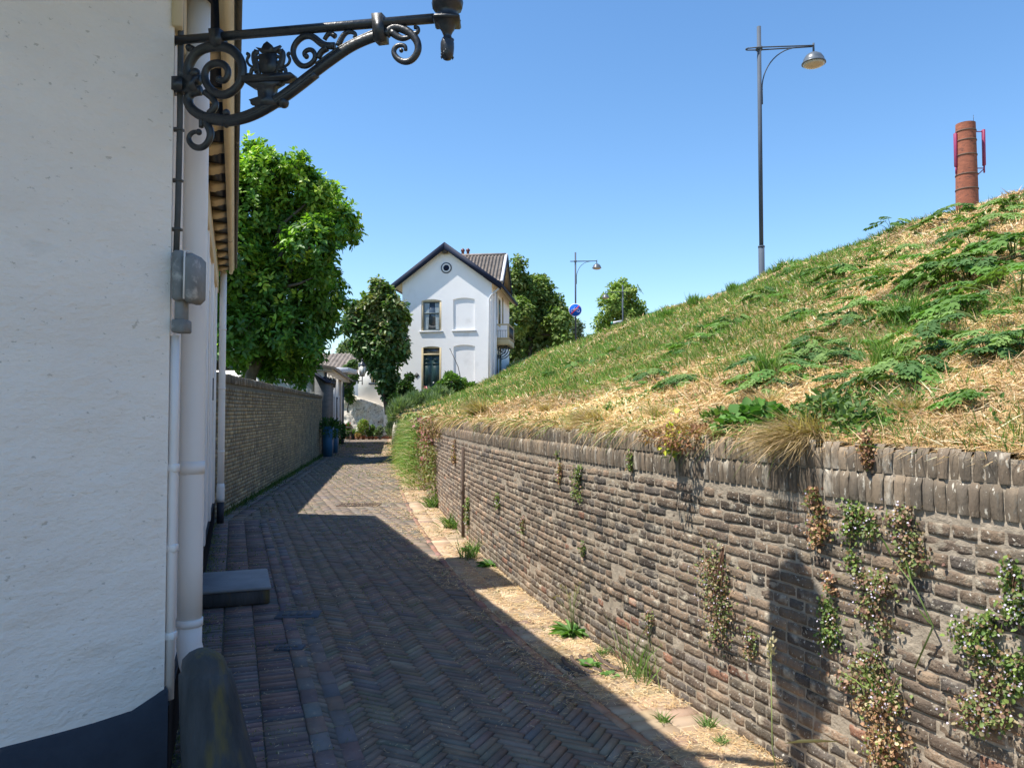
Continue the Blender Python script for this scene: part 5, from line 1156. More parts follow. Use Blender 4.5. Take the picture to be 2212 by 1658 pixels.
for _ in range(34):
    px = rs_.uniform(1480, 2230); top = 640 - (px - 1480) * .30; py = rs_.uniform(top, 800 + rs_.uniform(0, 80)); hog_spots.append((px, py, rs_.uniform(.45, .8)))
for i, (px, py, s_) in enumerate(hog_spots):
    q = D(px, py); 
    if q[1] > 60: continue
    reg = 0 if py < 620 else (1 if py < 760 else 2)
    lab = ['dark green hogweed with jagged leaves high on the dry bank', 'jagged-leaved hogweed halfway up the bank in straw', 'small hogweed with jagged leaves low on the bank above the wall'][reg]
    t = thing('hogweed', lab, 'weed', q - [0, 0, .02], rng.uniform(0, 6.28), ['hogweed high on the bank', 'hogweed halfway up the bank', 'hogweed low on the bank'][reg])
    sc_ = .90 * s_ * (1.0 + max(0, q[1] - 9) * .03); t.scale = (sc_,) * 3
    for me, nm in zip(HOG[i % 4], ('leaves', 'stalks')):
        o = bpy.data.objects.new(nm, me); COL.objects.link(o); o.parent = t

# ---- tufts, bushes
def tuft(name, label, cat, p, n, L, spread, pal, wts, lean=(0, 0, 0), wd=.004, group=None, up=1., droop=.4, mat='leafm', heads=0):
    p = np.array(p, float); mb = MB(); d = unit(rdir(n) * [spread, spread, .2] + np.array([0, 0, up]) + np.array(lean)); base = p + rng.normal(0, .035, (n, 3)) * [1, 1, .15] * (L / .2)
    ll = L * rng.uniform(.5, 1.15, n); mb.blades(base, d, unit(np.cross(d, rdir(n))), ll, wd * rng.uniform(.7, 1.4, n), bend=(unit(d * [1, 1, 0] + 1e-6) * .5 + [0, 0, -1.]) * (ll * droop * rng.uniform(.2, 1.2, n))[:, None], col=palette(n, pal, wts, .14))
    if heads:
        for k in range(heads):
            d1 = unit(rdir(1)[0] * [.25, .25, .1] + [0, 0, 1]); e = p + d1 * L * 1.5; mb.tube([p, p + d1 * L * .8 + rng.normal(0, .01, 3), e], .0018, 4, col=pal[0]); mb.leaves(e + rng.normal(0, .006, (14, 3)) * [1, 1, 2.5], rdir(14, 1.), rdir(14), .018, .008, col=(.5, .42, .25))
    o = mb.build(name, M[mat]); return tag(o, label, cat, group)
BRN = [(.50, .36, .18), (.38, .26, .13), (.60, .45, .26), (.27, .18, .09)]
q = D(1745, 955) + [0.0, 0, .02]; tuft('dry_grass_tuft', 'big brown dry grass tuft drooping over the coping right of the yellow flower', 'grass tuft', q, 1300, .27, .9, BRN, [3, 3, 2, 2], lean=(-1.0, -.5, -.2), wd=.0035, droop=.75)
q = D(1292, 915); tuft('dry_grass_tuft', 'blond dry grass tuft hanging over the middle of the wall coping', 'grass tuft', q, 800, .27, .9, BRN[:3] + [(.7, .55, .34)], [3, 2, 3, 3], lean=(-.9, -.4, 0), wd=.005, droop=.7)
q = D(1040, 895); tuft('dry_grass_tuft', 'yellow-brown grass tuft spilling over the farther wall coping', 'grass tuft', q, 600, .36, .8, BRN[:3] + [(.3, .35, .12)], [3, 2, 3, 2], lean=(-.7, -.4, .2), wd=.010, droop=.5)
for px, py, lab in ((1590, 905, 'dry reddish grass standing behind the green mallow at the wall edge'), (1420, 905, 'pale dry grass clump on the wall edge left of the yellow flower'), (1660, 880, 'tall blond dry grass above the green mallow'), (1180, 890, 'dry grass clump on the farther wall edge among green grass'), (1960, 900, 'thin dry grass clump at the wall edge on the right')):
    tuft('dry_grass_tuft', lab, 'grass tuft', D(px, py), 260, .17, .9, BRN[:3] + [(.7, .55, .34)], [3, 2, 3, 2], lean=(-.2, -.1, .1), wd=.0042, droop=.35)
for px, py, L, lab in ((1965, 700, .34, 'tall upright green grass clump in the middle of the straw bank'), (1500, 660, .30, 'long green grass clump on the crest left of the tall lamp'), (1585, 632, .26, 'green grass clump on the crest close to the tall lamp foot'), (1915, 800, .26, 'thin green grass clump lower on the straw bank'), (1660, 815, .24, 'wispy green grass clump above the dry wall-edge grass'), (1440, 690, .28, 'green grass clump on the crest right of the young tree')):
    q = D(px, py); tuft('green_grass_tuft', lab, 'grass tuft', q, 320, L * (1 + max(0, q[1] - 12) * .03), .5, GRN, [3, 3, 2, 2, 1], wd=max(.005, q[1] * .0011), droop=.25)
def leafclump(name, label, cat, p, r, n, L, wd, pal, wts, stems=True, upn=.8, mat='leafm', z0=0., flowers=None, group=None, rnd=False):
    p = np.array(p, float); r = np.array(r, float); mb = MB(); d = rdir(n, .2); s_ = .35 + .65 * rng.random(n) ** .5; s_ = s_ * (1 + .25 * (fbm(d[:, 0] * 2.5 + 9, d[:, 1] * 2.5 + d[:, 2] * 2, 3) - .5) * 2); q = p + d * s_[:, None] * r
    mb.leaves(q, unit(d + .7 * rng.normal(size=(n, 3))), unit(d * .4 + rng.normal(0, .4, (n, 3)) + [0, 0, upn]), L * rng.uniform(.6, 1.2, n), wd * rng.uniform(.7, 1.2, n), col=palette(n, pal, wts, .13))
    if stems:
        for k in range(max(4, n // 60)):
            mb.tube([p - [0, 0, r[2]], p + rng.normal(0, .2, 3) * r, q[k * 7 % n]], max(.002, L * .04), 4, col=(.16, .14, .07))
    if flowers:
        fn_, fc, fs = flowers; d = rdir(fn_); q = p + d * r * 1.03; mb.leaves(q, rdir(fn_), rdir(fn_), fs, fs * .8, col=np.array(fc) * rng.uniform(.85, 1.1, (fn_, 1)))
    return tag(mb.build(name, M[mat]), label, cat, group)
MAL = [(.09, .20, .04), (.13, .27, .06), (.07, .15, .035)]
leafclump('mallow', 'bright green round-leaved mallow growing at the wall edge left of the brown tuft', 'weed', D(1652, 925) + [-.03, 0, .02], (.20, .14, .10), 260, .062, .062, MAL, [3, 3, 1], upn=1.5)
leafclump('nettle_clump', 'olive green leafy weed above the wall edge right of the big brown tuft', 'weed', D(1800, 908) + [0, 0, .04], (.17, .14, .10), 520, .036, .025, [(.12, .19, .06), (.17, .25, .09), (.08, .14, .04)], [3, 3, 2])
leafclump('nettle_clump', 'olive green weed trailing down onto the coping beside the brown tuft', 'weed', D(1870, 930) + [-.03, 0, .0], (.11, .10, .11), 330, .042, .028, [(.12, .19, .06), (.16, .24, .08), (.09, .15, .04)], [3, 3, 2])
leafclump('nettle_clump', 'light green weed at the wall edge between yellow flower and mallow', 'weed', D(1545, 925) + [0, 0, .03], (.09, .08, .08), 150, .04, .026, [(.18, .26, .07), (.12, .2, .05)], [3, 3])
leafclump('dry_fern', 'reddish brown dead fern fronds draped over the coping left of the yellow flower', 'dead plant', D(1520, 950) + [-.02, 0, .01], (.32, .16, .07), 900, .035, .012, [(.34, .17, .09), (.45, .26, .13), (.24, .12, .06)], [3, 2, 2])
def hang(name, label, p0, n, Lh, wdt, pal, wts, flowers=0, L=.020, fc=(.75, .66, .80), z=0.):
    """a plant rooted in the wall face and hanging down it"""
    p0 = np.array(p0, float); nr = wallnormal(p0[1]); t = np.array([-nr[1], nr[0], 0]); v = rng.random(n)
    lobe = 1 - .55 * np.abs(v - .40) ** 1.1 * 1.6; cen = .25 * wdt * np.sin(v * 7 + p0[1] * 5) 
    ncl = 7; ca_ = rng.normal(0, .30, ncl) * wdt; cv_ = rng.uniform(.05, .95, ncl) ** 1.1; ix_ = rng.integers(0, ncl, n); v = np.clip(cv_[ix_] + rng.normal(0, .11, n), -.1, 1.1); a = ca_[ix_] * .9 + rng.normal(0, .17, n) * wdt + cen * .3; far_ = rng.random(n) < .08; a[far_] *= 1.9; o = np.abs(rng.normal(0, .032, n)) * np.clip(wdt / .18, .5, 1.3) + .004
    q = p0 + t * a[:, None] + nr * o[:, None] + np.array([0, 0, 1.]) * (.5 - v)[:, None] * Lh
    s_y = L * max(1, p0[1] / 5.5)
    mb = MB(); mb.leaves(q, unit(rng.normal(size=(n, 3)) * .8 + nr * .3 - [0, 0, .5]), unit(nr + rng.normal(0, .5, (n, 3)) + [0, 0, .5]), s_y * rng.uniform(.6, 1.3, n), s_y * .85 * rng.uniform(.7, 1.2, n), col=palette(n, pal, wts, .14))
    for k in range(max(5, n // 40)):
        i = rng.integers(n); mb.tube([p0 + nr * .004 + [0, 0, Lh * .35], (p0 + q[i]) / 2 + nr * .02, q[i]], .0011 * max(1, p0[1] / 4), 4, col=(.20, .10, .06))
    if flowers:
        i = rng.integers(0, n, flowers); f = q[i] + nr * .014 + rng.normal(0, .014, (flowers, 3)); mb.leaves(f, rdir(flowers), unit(nr + rng.normal(0, .5, (flowers, 3))), s_y * .55, s_y * .5, col=np.array(fc) * rng.uniform(.8, 1.15, (flowers, 1)))
    return tag(mb.build(name, M['petal']), label, 'wall plant')
GT = [(.15, .23, .05), (.21, .29, .06), (.12, .16, .05), (.26, .17, .09)]; RT = [(.36, .19, .10), (.50, .31, .17), (.25, .12, .07), (.20, .25, .06)]; MT = [(.18, .24, .07), (.34, .20, .12), (.24, .27, .09), (.22, .12, .09), (.36, .28, .16)]
hangs = [(1566, 1262, 100, 240, MT, 700, 260, 'tall mixed green and pink-flowered toadflax on the wall left of the lantern shadow'),
 (1252, 1045, 34, 70, GT, 230, 80, 'small green flowering toadflax below the coping in the middle of the wall'), (1212, 1035, 22, 60, RT, 90, 10, 'little reddish toadflax just left of the green flowering one'),
 (1368, 1000, 22, 50, GT, 90, 5, 'small bright green sprig directly under the coping left of the yellow flower'), (1208, 985, 14, 22, GT, 40, 0, 'tiny green sprig under the coping above the reddish toadflax'),
 (1778, 1118, 66, 110, RT, 380, 30, 'orange-brown withered toadflax above the lantern shadow'), (1850, 1150, 58, 135, GT, 420, 120, 'green flowering toadflax right of the orange-brown withered one'),
 (1970, 1165, 78, 120, MT, 420, 140, 'reddish flowering toadflax on the upper wall right of two others'), (1795, 1350, 50, 130, GT, 320, 120, 'green toadflax along the right edge of the lantern shadow'),
 (1893, 1295, 74, 120, MT, 420, 180, 'bushy pink-flowered toadflax halfway down the right part of the wall'), (1900, 1440, 90, 130, MT, 560, 200, 'large tangled toadflax low on the wall below the bushy pink-flowered one'),
 (1915, 1570, 110, 150, RT + [(.6, .48, .28)], 700, 170, 'straw-coloured dying toadflax at the bottom right of the wall'), (2112, 1395, 80, 140, GT, 480, 200, 'toadflax with lilac flowers on the right of the wall'),
 (2200, 1290, 60, 150, GT, 480, 190, 'green flowering toadflax at the right edge of the photo'), (2130, 1530, 110, 150, MT, 600, 220, 'reddish tangled toadflax in the bottom right corner'), (2205, 1450, 40, 110, GT, 260, 100, 'leafy green toadflax low at the right edge'),
 (1264, 1186, 14, 34, GT, 60, 0, 'little green sprig on the lower middle wall'), (1132, 1128, 20, 40, MT, 60, 20, 'tiny faded toadflax on the wall right of the steel channel'), (1078, 1085, 20, 44, GT, 70, 20, 'tiny toadflax halfway between the channel and the faded one'),
 (1013, 1112, 22, 66, GT, 160, 50, 'narrow flowering toadflax close beside the steel channel'), (1405, 1345, 26, 60, MT, 120, 50, 'small pink-flowered toadflax low on the wall above the tall grass'), (1626, 1390, 34, 60, MT, 140, 60, 'small toadflax just left of the foot of the lantern shadow'),
 (985, 975, 22, 46, RT, 90, 10, 'reddish sprigs hanging under the coping left of the channel'), (1880, 960, 26, 90, RT, 300, 0, 'brown withered strands hanging over the coping by the olive weed'), (1800, 1255, 24, 40, RT, 90, 20, 'small orange withered sprig above the shadow edge toadflax')]
for px, py, w_, h_, pal, n, fl, lab in hangs:
    q = onwall(px, py); k = q[1] / F; hang('toadflax', lab, q, int(n * 1.35), h_ * k, w_ * k * .95, pal, [3, 3, 2, 2, 2][:len(pal)], int(fl * .5), L=.0155)
# yellow snapdragon on the coping
q = onwall(1466, 950); nr = wallnormal(q[1]); mb = MB(); b = q + nr * .05
mb.tube([q + [0, 0, .06], b, b - [0, 0, .10]], .003, 5, col=(.2, .3, .08)); f = b + rng.normal(0, 1, (46, 3)) * [.016, .016, .045]; mb.leaves(f, rdir(46), unit(rdir(46) + nr), .034, .034, col=np.array([.80, .82, .10]) * rng.uniform(.85, 1.1, (46, 1))); mb.leaves(b + rng.normal(0, .02, (12, 3)) - [0, 0, .08], rdir(12), rdir(12), .05, .012, col=(.2, .32, .08))
tag(mb.build('snapdragon', M['petal']), 'pale yellow snapdragon flowers hanging over the wall coping', 'flower')
# bending twig and long stalks on the near wall
q = onwall(2030, 1355); nr = wallnormal(q[1]); mb = MB(); pts = [onwall(a, b) + nr * (.02 + .05 * i / 4) for i, (a, b) in enumerate(((1985, 1440), (2030, 1350), (1995, 1265), (1950, 1200)))]
mb.tube(pts, [.003, .0035, .003, .001], 5, col=(.22, .30, .10)); mb.leaves(np.array([pts[2], pts[2] + [0, 0, .03], pts[3], pts[1]]), unit(np.array([[-.3, .3, 1], [-.4, .2, .8], [-.3, .2, 1], [-.5, .1, .5]])), rdir(4), .09, .010, col=(.2, .3, .08)); tag(mb.build('bent_grass_stalk', M['leafm']), 'long kinked grass stalk leaning on the wall beside the bushy toadflax', 'grass stalk')
for px, py, lab in ((1915, 1500, 'pale green grass blades sprouting from the wall by the tangled toadflax'),):
    q = onwall(px, py); tuft('wall_grass', lab, 'grass tuft', q + wallnormal(q[1]) * .02, 16, .26, .8, [(.35, .45, .12), (.2, .32, .08)], [2, 2], lean=(-.5, .3, .4), wd=.005, droop=.3)
# ---- weeds at the wall foot
def foot(px, py): q = G(px, py); q[0] = min(q[0], float(W(q[1])) - .03); return q
GRG = [(.12, .22, .05), (.18, .29, .08), (.09, .16, .04), (.30, .33, .14)]
for px, py, n, L, sp_, lab in ((980, 1140, 160, .30, .9, 'leafy grass clump at the wall foot by the steel channel'), (1012, 1205, 70, .30, .5, 'thin grass clump at the wall foot before the channel'), (1392, 1465, 90, .42, .45, 'tall arching grass clump at the wall foot beyond the curved drain'),
    (1530, 1570, 50, .10, .8, 'small yellowish grass tuft on the gutter bricks'), (1558, 1608, 50, .07, .9, 'tiny weed tuft on the gutter bricks near the wall'), (1436, 1560, 40, .09, .9, 'tiny dry tuft on the dark border bricks'), (940, 1095, 170, .34, .9, 'green grass clump at the wall foot left of the channel'), (1300, 1415, 50, .10, .9, 'small weed tuft on the gutter just before the drain')):
    q = foot(px, py) + [0, 0, .004]; tuft('foot_grass', lab, 'grass tuft', q, n, L, sp_, GRG, [3, 3, 2, 1], wd=max(.005, q[1] * .0011), droop=.35)
for px, py, r, n, L, lab in ((1236, 1368, .17, 70, .15, 'ribwort plantain rosette with long leaves at the wall foot'), (1075, 1222, .12, 40, .13, 'dark green leafy weed at the wall foot where the shadow tip falls'), (1018, 1190, .12, 40, .12, 'low leafy rosette weed at the wall foot beyond the shadow tip'), (1320, 1462, .05, 8, .05, 'bright round-leaved seedling beside the curved drain'), (1272, 1440, .09, 30, .06, 'small leafy weed growing in the curved drain')):
    q = foot(px, py); a = rng.uniform(0, 6.28, n); d = np.stack([np.cos(a), np.sin(a), rng.uniform(.1, .9, n)], -1); d = unit(d); mb = MB(); mb.leaves(q + d * [.02, .02, .0] + [0, 0, .01], d, unit(np.array([0, 0, 1]) - .3 * d + rng.normal(0, .1, (n, 3))), L * rng.uniform(.6, 1.2, n), L * (.22 if L > .1 else .8), .1, .35, col=palette(n, [(.10, .21, .05), (.15, .28, .07), (.08, .16, .04)], [3, 3, 2]))
    if L > .14:
        for k in range(12):
            e = q + np.array([rng.normal(0, .10), rng.normal(0, .06), rng.uniform(.22, .38)]); mb.tube([q, q + (e - q) * [.3, .3, .6], e], .0016, 4, col=(.3, .33, .15)); mb.leaves(e + rng.normal(0, .004, (6, 3)), rdir(6, 2), rdir(6), .02, .009, col=(.35, .28, .14))
    tag(mb.build('rosette_weed', M['leafm']), lab, 'weed')
q = np.array([1.06, 3.02, 0.]); e = P(1665, 1412, 2.95); mb = MB(); mb.tube([q, q * [.5, .5, 0] + e * [.5, .5, .45] + [-.02, 0, 0], e], [.003, .0025, .002], 5, col=(.34, .38, .14))
mb.leaves(e + rng.normal(0, 1, (40, 3)) * [.008, .008, .026] + [0, 0, .02], rdir(40, 1.5), rdir(40), .02, .009, col=(.55, .46, .28)); mb.leaves(q[None] + [0, 0, .3], unit(np.array([[1, .1, .15]])), rdir(1, 2), .22, .010, col=(.4, .36, .2)); tag(mb.build('tall_grass_stalk', M['leafm']), 'single tall grass stalk with a fluffy seed head before the wall', 'grass stalk')

# ---- green overhang where the wall bends away: grasses, pink valerian, shrub
def slab_grass(name, label, y0, y1, n, L, pal, wts, zt=1.35, out=.30, wd=.014):
    yy = rng.uniform(y0, y1, n); nr = np.array([wallnormal(v) for v in np.linspace(y0, y1, 40)]); nr = nr[np.clip(((yy - y0) / (y1 - y0) * 39).astype(int), 0, 39)]
    zz = zt * rng.random(n) ** .8; o = out * (1 - .6 * zz / zt) * rng.random(n); q = np.stack([W(yy), yy, zz], -1) + nr * (o + .03)[:, None]
    d = unit(nr * .4 + [0, 0, .8] + rng.normal(0, .5, (n, 3))); ll = L * rng.uniform(.5, 1.2, n); mb = MB(); mb.blades(q, d, unit(np.cross(d, rdir(n))), ll, wd * rng.uniform(.7, 1.3, n), bend=(nr * .3 + [0, 0, -.6]) * ll[:, None] * .8, col=palette(n, pal, wts, .15))
    return tag(mb.build(name, M['leafm']), label, 'grass', kind=None)
slab_grass('wall_foot_grass', 'green and yellow grass mass covering the wall foot where the wall bends away', 15.2, 24.5, 4800, .34, [(.13, .25, .05), (.19, .32, .07), (.34, .38, .14), (.55, .46, .24), (.10, .18, .04)], [3, 3, 2, 2.4, 1], zt=1.3, out=.42)
YV = lambda a, b: onwall(a, b)
for k_, (y0, y1, z0, z1, n, lab, pal, L) in enumerate(((13.3, 16.5, .55, 1.45, 1500, 'faint pink-red creeper hanging flat on the wall where it bends away', [(.44, .17, .18), (.50, .24, .22), (.36, .22, .14), (.22, .26, .09)], .07),
    (11.9, 13.4, 1.05, 1.42, 380, 'brown withered trailer along the coping beside the pink-red creeper', [(.34, .20, .12), (.44, .28, .16), (.24, .22, .09)], .05),
    (12.6, 15.2, .05, 1.0, 1300, 'greenish brown creeper on the wall below the pink-red one', [(.26, .26, .10), (.34, .25, .14), (.18, .24, .07)], .06),
    (15.0, 24.5, .9, 1.5, 2200, 'yellow-green trailing growth over the top of the far wall', [(.24, .32, .09), (.40, .40, .18), (.16, .24, .06)], .10))):
    yy = rng.uniform(y0, y1, n); f_ = (yy - y0) / (y1 - y0); zz = z1 - (z1 - z0) * rng.random(n) ** 1.3 * (.45 + .75 * fbm(yy * 2.1, yy * 0, 40 + k_)); nr = np.stack([wallnormal(v) for v in yy])
    q = np.stack([W(yy), yy, zz], -1) + nr * (np.abs(rng.normal(0, .07, n)) * (1.2 - .5 * (z1 - zz)) + .015)[:, None]
    mb = MB(); mb.leaves(q, unit(rng.normal(size=(n, 3)) + [0, 0, -.6]), unit(nr + rng.normal(0, .6, (n, 3))), L * rng.uniform(.5, 1.3, n), L * .6, col=palette(n, pal, [3, 2, 2, 1.5][:len(pal)], .15))
    for _ in range(26): i_ = rng.integers(n); mb.tube([q[i_], q[i_] * [1, 1, 0] + [0, 0, z1 - .05]], .005, 4, col=(.22, .15, .10))
    tag(mb.build('wall_creeper', M['petal']), lab, 'creeper')
def bush(name, label, cat, lobes, Y, n, L, wd, pal, wts, ydep=.5, blade=False):
    k = Y / F; mb = MB(); A_ = np.array([r * r for _, _, r in lobes], float); A_ /= A_.sum()
    for (px, py, r), f in zip(lobes, A_):
        c = P(px, py, Y) + [0, rng.uniform(-1, 1) * ydep, 0]; m = int(n * f) + 3; d = rdir(m, .2); q = c + d * (r * k * (.4 + .6 * rng.random(m) ** .5))[:, None]
        if blade:
            dd_ = unit(d * .7 + [0, 0, .9] + rng.normal(0, .3, (m, 3))); mb.blades(q - [0, 0, L * .3], dd_, unit(np.cross(dd_, rdir(m))), L * rng.uniform(.6, 1.2, m), wd, bend=rng.normal(0, .1, (m, 3)) * L, col=palette(m, pal, wts, .14))
        else: mb.leaves(q, unit(d + .6 * rng.normal(size=(m, 3))), unit(d * .3 + [0, 0, .8] + rng.normal(0, .4, (m, 3))), L * rng.uniform(.6, 1.2, m), wd, col=palette(m, pal, wts, .14))
        mb.tube([c - [0, 0, r * k * 1.6], c], max(.01, L * .08), 4, col=(.10, .08, .05))
    return tag(mb.build(name, M['leafm']), label, cat)
LAV = [(.20, .27, .14), (.27, .35, .20), (.13, .19, .09), (.28, .36, .13)]
bush('lavender_bush', 'grey-green feathery lavender mound on the bank before the house door', 'bush', [(870, 880, 20), (895, 866, 18), (925, 856, 16), (950, 850, 14), (905, 885, 20), (880, 900, 18), (940, 868, 16), (855, 895, 14), (970, 856, 10)], 33, 7000, .30, .035, LAV, [3, 3, 2, 1.5], blade=True)
bush('leafy_bush', 'bright green leafy bush below the blind niche of the gabled house', 'bush', [(975, 828, 20), (995, 836, 18), (955, 840, 15), (1020, 842, 14), (1040, 848, 10), (985, 850, 20), (970, 812, 8)], 35, 3600, .17, .09, [(.11, .20, .045), (.16, .27, .06), (.07, .13, .03)], [3, 3, 2])
bush('dark_shrub', 'dark green shrub standing by the house corner under the evergreen tree', 'bush', [(875, 838, 14), (882, 815, 8), (868, 858, 16), (888, 850, 12), (855, 865, 10)], 37.5, 1800, .20, .11, [(.04, .08, .025), (.06, .11, .03)], [3, 2])
bush('hanging_shrub', 'dark ivy shrub hanging over the wall at its far end', 'bush', [(873, 905, 12), (877, 930, 13), (880, 955, 13), (876, 975, 10), (868, 985, 8), (884, 915, 8)], 25.5, 2200, .13, .09, [(.03, .065, .02), (.05, .10, .03), (.02, .05, .018)], [3, 2, 2], ydep=.8)
bush('rosemary_bush', 'olive rosemary-like bush drooping over the stone wall end', 'bush', [(848, 885, 14), (855, 905, 16), (850, 925, 14), (862, 890, 14)], 38.5, 2600, .22, .03, LAV[:3], [3, 2, 3], blade=True, ydep=.4)
bush('pink_flowers', 'small pink flower cluster left of the front door', 'flowers', [(919, 842, 5), (923, 848, 4)], 34.0, 60, .12, .10, [(.75, .28, .32), (.6, .2, .25)], [2, 1])
mb = MB(); a = P(972, 753, 36); b = P(1000, 840, 36); mb.tube([a, (a + b) / 2 + [.08, 0, .1], b, b - [0, 0, 1]], [.014, .018, .026, .026], 5, col=(.2, .16, .12)); mb.lathe([(.001, -.03), (.035, 0), (.001, .03)], a, 6); tag(mb.build('bare_stem', M['bark']), 'thin bare slanting stem rising before the blind niche', 'stem')

# ---- lane end: pots, bench, plants
def pot(px, py, wpx, hpx, Y, lab, ph=0, plant=None, pal=None, mat='terracotta', spiky=False, flowers=None):
    k = Y / F; c = G(px, py); c = P(px, py, Y); c[2] = 0; r = wpx * k / 2; h = hpx * k
    t = thing('potted_plant', lab, 'potted plant', c); mb = MB(); mb.lathe([(r * .68, 0), (r * .9, h * .75), (r * 1.05, h * .76), (r * 1.08, h), (r * .92, h), (r * .88, h * .85), (.001, h * .85)], c, 14); part('pot', mb, M[mat], t)
    if plant:
        pw, pp = plant; pal = pal or [(.09, .17, .04), (.14, .24, .06), (.06, .12, .03)]; mb = MB(); q = c + [0, 0, h * .9]
        if spiky:
            n = 120; d = unit(rdir(n) * [1, 1, .5] + [0, 0, .7]); L = pp * k; mb.blades(np.tile(q, (n, 1)), d, unit(np.cross(d, rdir(n))), L * rng.uniform(.6, 1.1, n), .05, bend=np.array([0, 0, -.25]) * L + 0 * d, col=palette(n, pal, [3, 2, 2]))
        else:
            n = int(260 + pw * pp * .5); d = rdir(n, .2); mb.leaves(q + [0, 0, pp * k * .5] + d * rng.random((n, 1)) ** .4 * [pw * k / 2, pw * k / 2, pp * k / 2], rdir(n, .3), rdir(n, 1.), .11, .065, col=palette(n, pal, [3, 2, 2][:len(pal)] if len(pal) >= 3 else None or [1] * len(pal)))
        if flowers: m = 30; mb.leaves(q + [0, 0, pp * k * .6] + rdir(m) * [pw * k / 2, pw * k / 2, pp * k / 2], rdir(m), rdir(m), .09, .08, col=flowers)
        part('foliage', mb, M['leafm'], t)
pot(762.5, 940, 11, 12, 42.3, 'spiky plant in a dark pot, largest before the rubble wall', plant=(20, 30), spiky=True, mat='lamp')
pot(785, 942, 9, 9, 42.2, 'leafy yellow-green plant in a terracotta pot before the rubble wall', plant=(26, 36), pal=[(.22, .30, .06), (.16, .25, .05), (.35, .28, .10)])
pot(797, 943, 6, 7, 42.3, 'small terracotta pot with a tuft right of the yellow-green plant', plant=(9, 12), pal=[(.10, .2, .05), (.15, .25, .08), (.07, .13, .04)])
pot(805, 943, 6, 7, 42.3, 'terracotta pot with upright green shoots in the pot row', plant=(10, 26), pal=[(.13, .22, .06), (.18, .28, .08), (.07, .13, .04)])
pot(812, 943, 6, 7, 42.2, 'small terracotta pot with pale leaves in the pot row', plant=(9, 14), pal=[(.25, .32, .16), (.18, .26, .12), (.12, .18, .08)])
pot(821, 943, 7, 6, 42.4, 'grey stone pot with silvery plant near the wall end', plant=(14, 24), pal=[(.25, .30, .22), (.18, .24, .16), (.30, .34, .26)], mat='stone')
pot(774, 943, 7, 6, 42.0, 'low pot with orange-brown dry grass before the rubble wall', plant=(14, 8), pal=[(.40, .26, .12), (.5, .34, .16), (.28, .2, .08)])
pot(752, 938, 8, 14, 42.6, 'pot of red flowers nearest the bench', plant=(12, 22), flowers=(.6, .05, .04), mat='wood')
pot(738, 954, 12, 10, 36.2, 'dark pot with a big ferny plant by the cottage end', plant=(26, 22), pal=[(.05, .11, .03), (.07, .15, .04), (.03, .08, .02)], mat='lamp')
pot(727, 962, 8, 6, 33.0, 'small leafy pot plant at the foot of the cottage', plant=(16, 14), pal=[(.06, .13, .03), (.09, .17, .05), (.04, .09, .02)], mat='wood')
pot(738, 936, 8, 10, 40.5, 'dark red leafed potted shrub behind the bench', plant=(12, 28), pal=[(.04, .03, .04), (.03, .05, .03), (.05, .04, .04)], mat='wood')
BN = thing('wooden_bench', 'small dark wooden bench at the lane end before the rubble wall', 'bench', P(752, 940, 41.5) * [1, 1, 0])
bx, by = P(741, 0, 41.5)[0], 41.5
for i in range(3): mb = MB(); mb.cbox((bx, by + .14 * i, .43), (bx + .62, by + .14 * i + .11, .47), .006); part('seat_slat', mb, M['wood'], BN)
mb = MB(); mb.cbox((bx, by + .42, .62), (bx + .62, by + .45, .72), .006); part('backrest', mb, M['wood'], BN)
for X_ in (bx + .03, bx + .54):
    for Y_ in (by + .02, by + .38): mb = MB(); mb.cbox((X_, Y_, 0), (X_ + .05, Y_ + .05, .43 if Y_ < by + .2 else .72), .006); part('leg', mb, M['wood'], BN)
# guard boulder at the wall end
mb = MB(); c = P(858, 960, 37) * [1, 1, 0]; mb.lathe([(.26, 0), (.25, .5), (.20, .9), (.14, 1.08), (.001, 1.15)], c, 12); tag(mb.build('gatepost_stub', M['rubble'], smooth=True), 'rounded stone stub standing at the lane edge near the dark ivy', 'post')

# ---- ironwork in the paving
def flat_T(c, ang): 
    ca, sa = math.cos(ang), math.sin(ang); return lambda v: np.stack([c[0] + v[:, 0] * ca - v[:, 1] * sa, c[1] + v[:, 0] * sa + v[:, 1] * ca, v[:, 2]], -1)
c = G(776, 1090); t = thing('drain_grate', 'long iron drain grate in sunlit paving across the lane', 'drain grate', c); T = flat_T(c, 0.); mb = MB()
for a, b in (((-.35, -.19), (.35, -.15)), ((-.35, .15), (.35, .19)), ((-.35, -.149), (-.31, .149)), ((.31, -.149), (.35, .149))): mb.cbox((*a, -.01), (*b, .014), .002, T=T)
part('frame', mb, M['rust'], t); mb = MB()
for k in range(13): mb.box((-.295 + k * .047, -.149, -.01), (-.273 + k * .047, .149, .010), T=T)
part('bars', mb, M['rust'], t)
for px, py, w_, d_, ang, lab in ((645, 1328, .33, .20, R(4), 'rectangular iron cover set in shaded paving beyond the little one'), (626, 1399, .19, .10, R(2), 'little iron cover with cross grooves beside the brick border')):
    c = G(px, py); T = flat_T(c, ang); t = thing('utility_cover', lab, 'cover', c); mb = MB(); mb.cbox((-w_ / 2, -d_ / 2, -.01), (w_ / 2, d_ / 2, .012), .003, T=T); part('plate', mb, M['lamp'], t); mb = MB()
    for k in range(4):
        x0 = -w_ * .36 + k * w_ * .18; mb.cbox((x0, -d_ * .25, .0125), (x0 + w_ * .13, d_ * .25, .017), .002, T=T)
    part('raised_panels', mb, M['oldiron'], t)
c = G(1276, 1437); an = math.atan2(1, float(W(c[1] + .1) - W(c[1] - .1)) / .2); T = flat_T(c, an); t = thing('gully_grate', 'rusty curved ribbed gully grate in the yellow gutter bricks', 'drain grate', c); mb = MB()
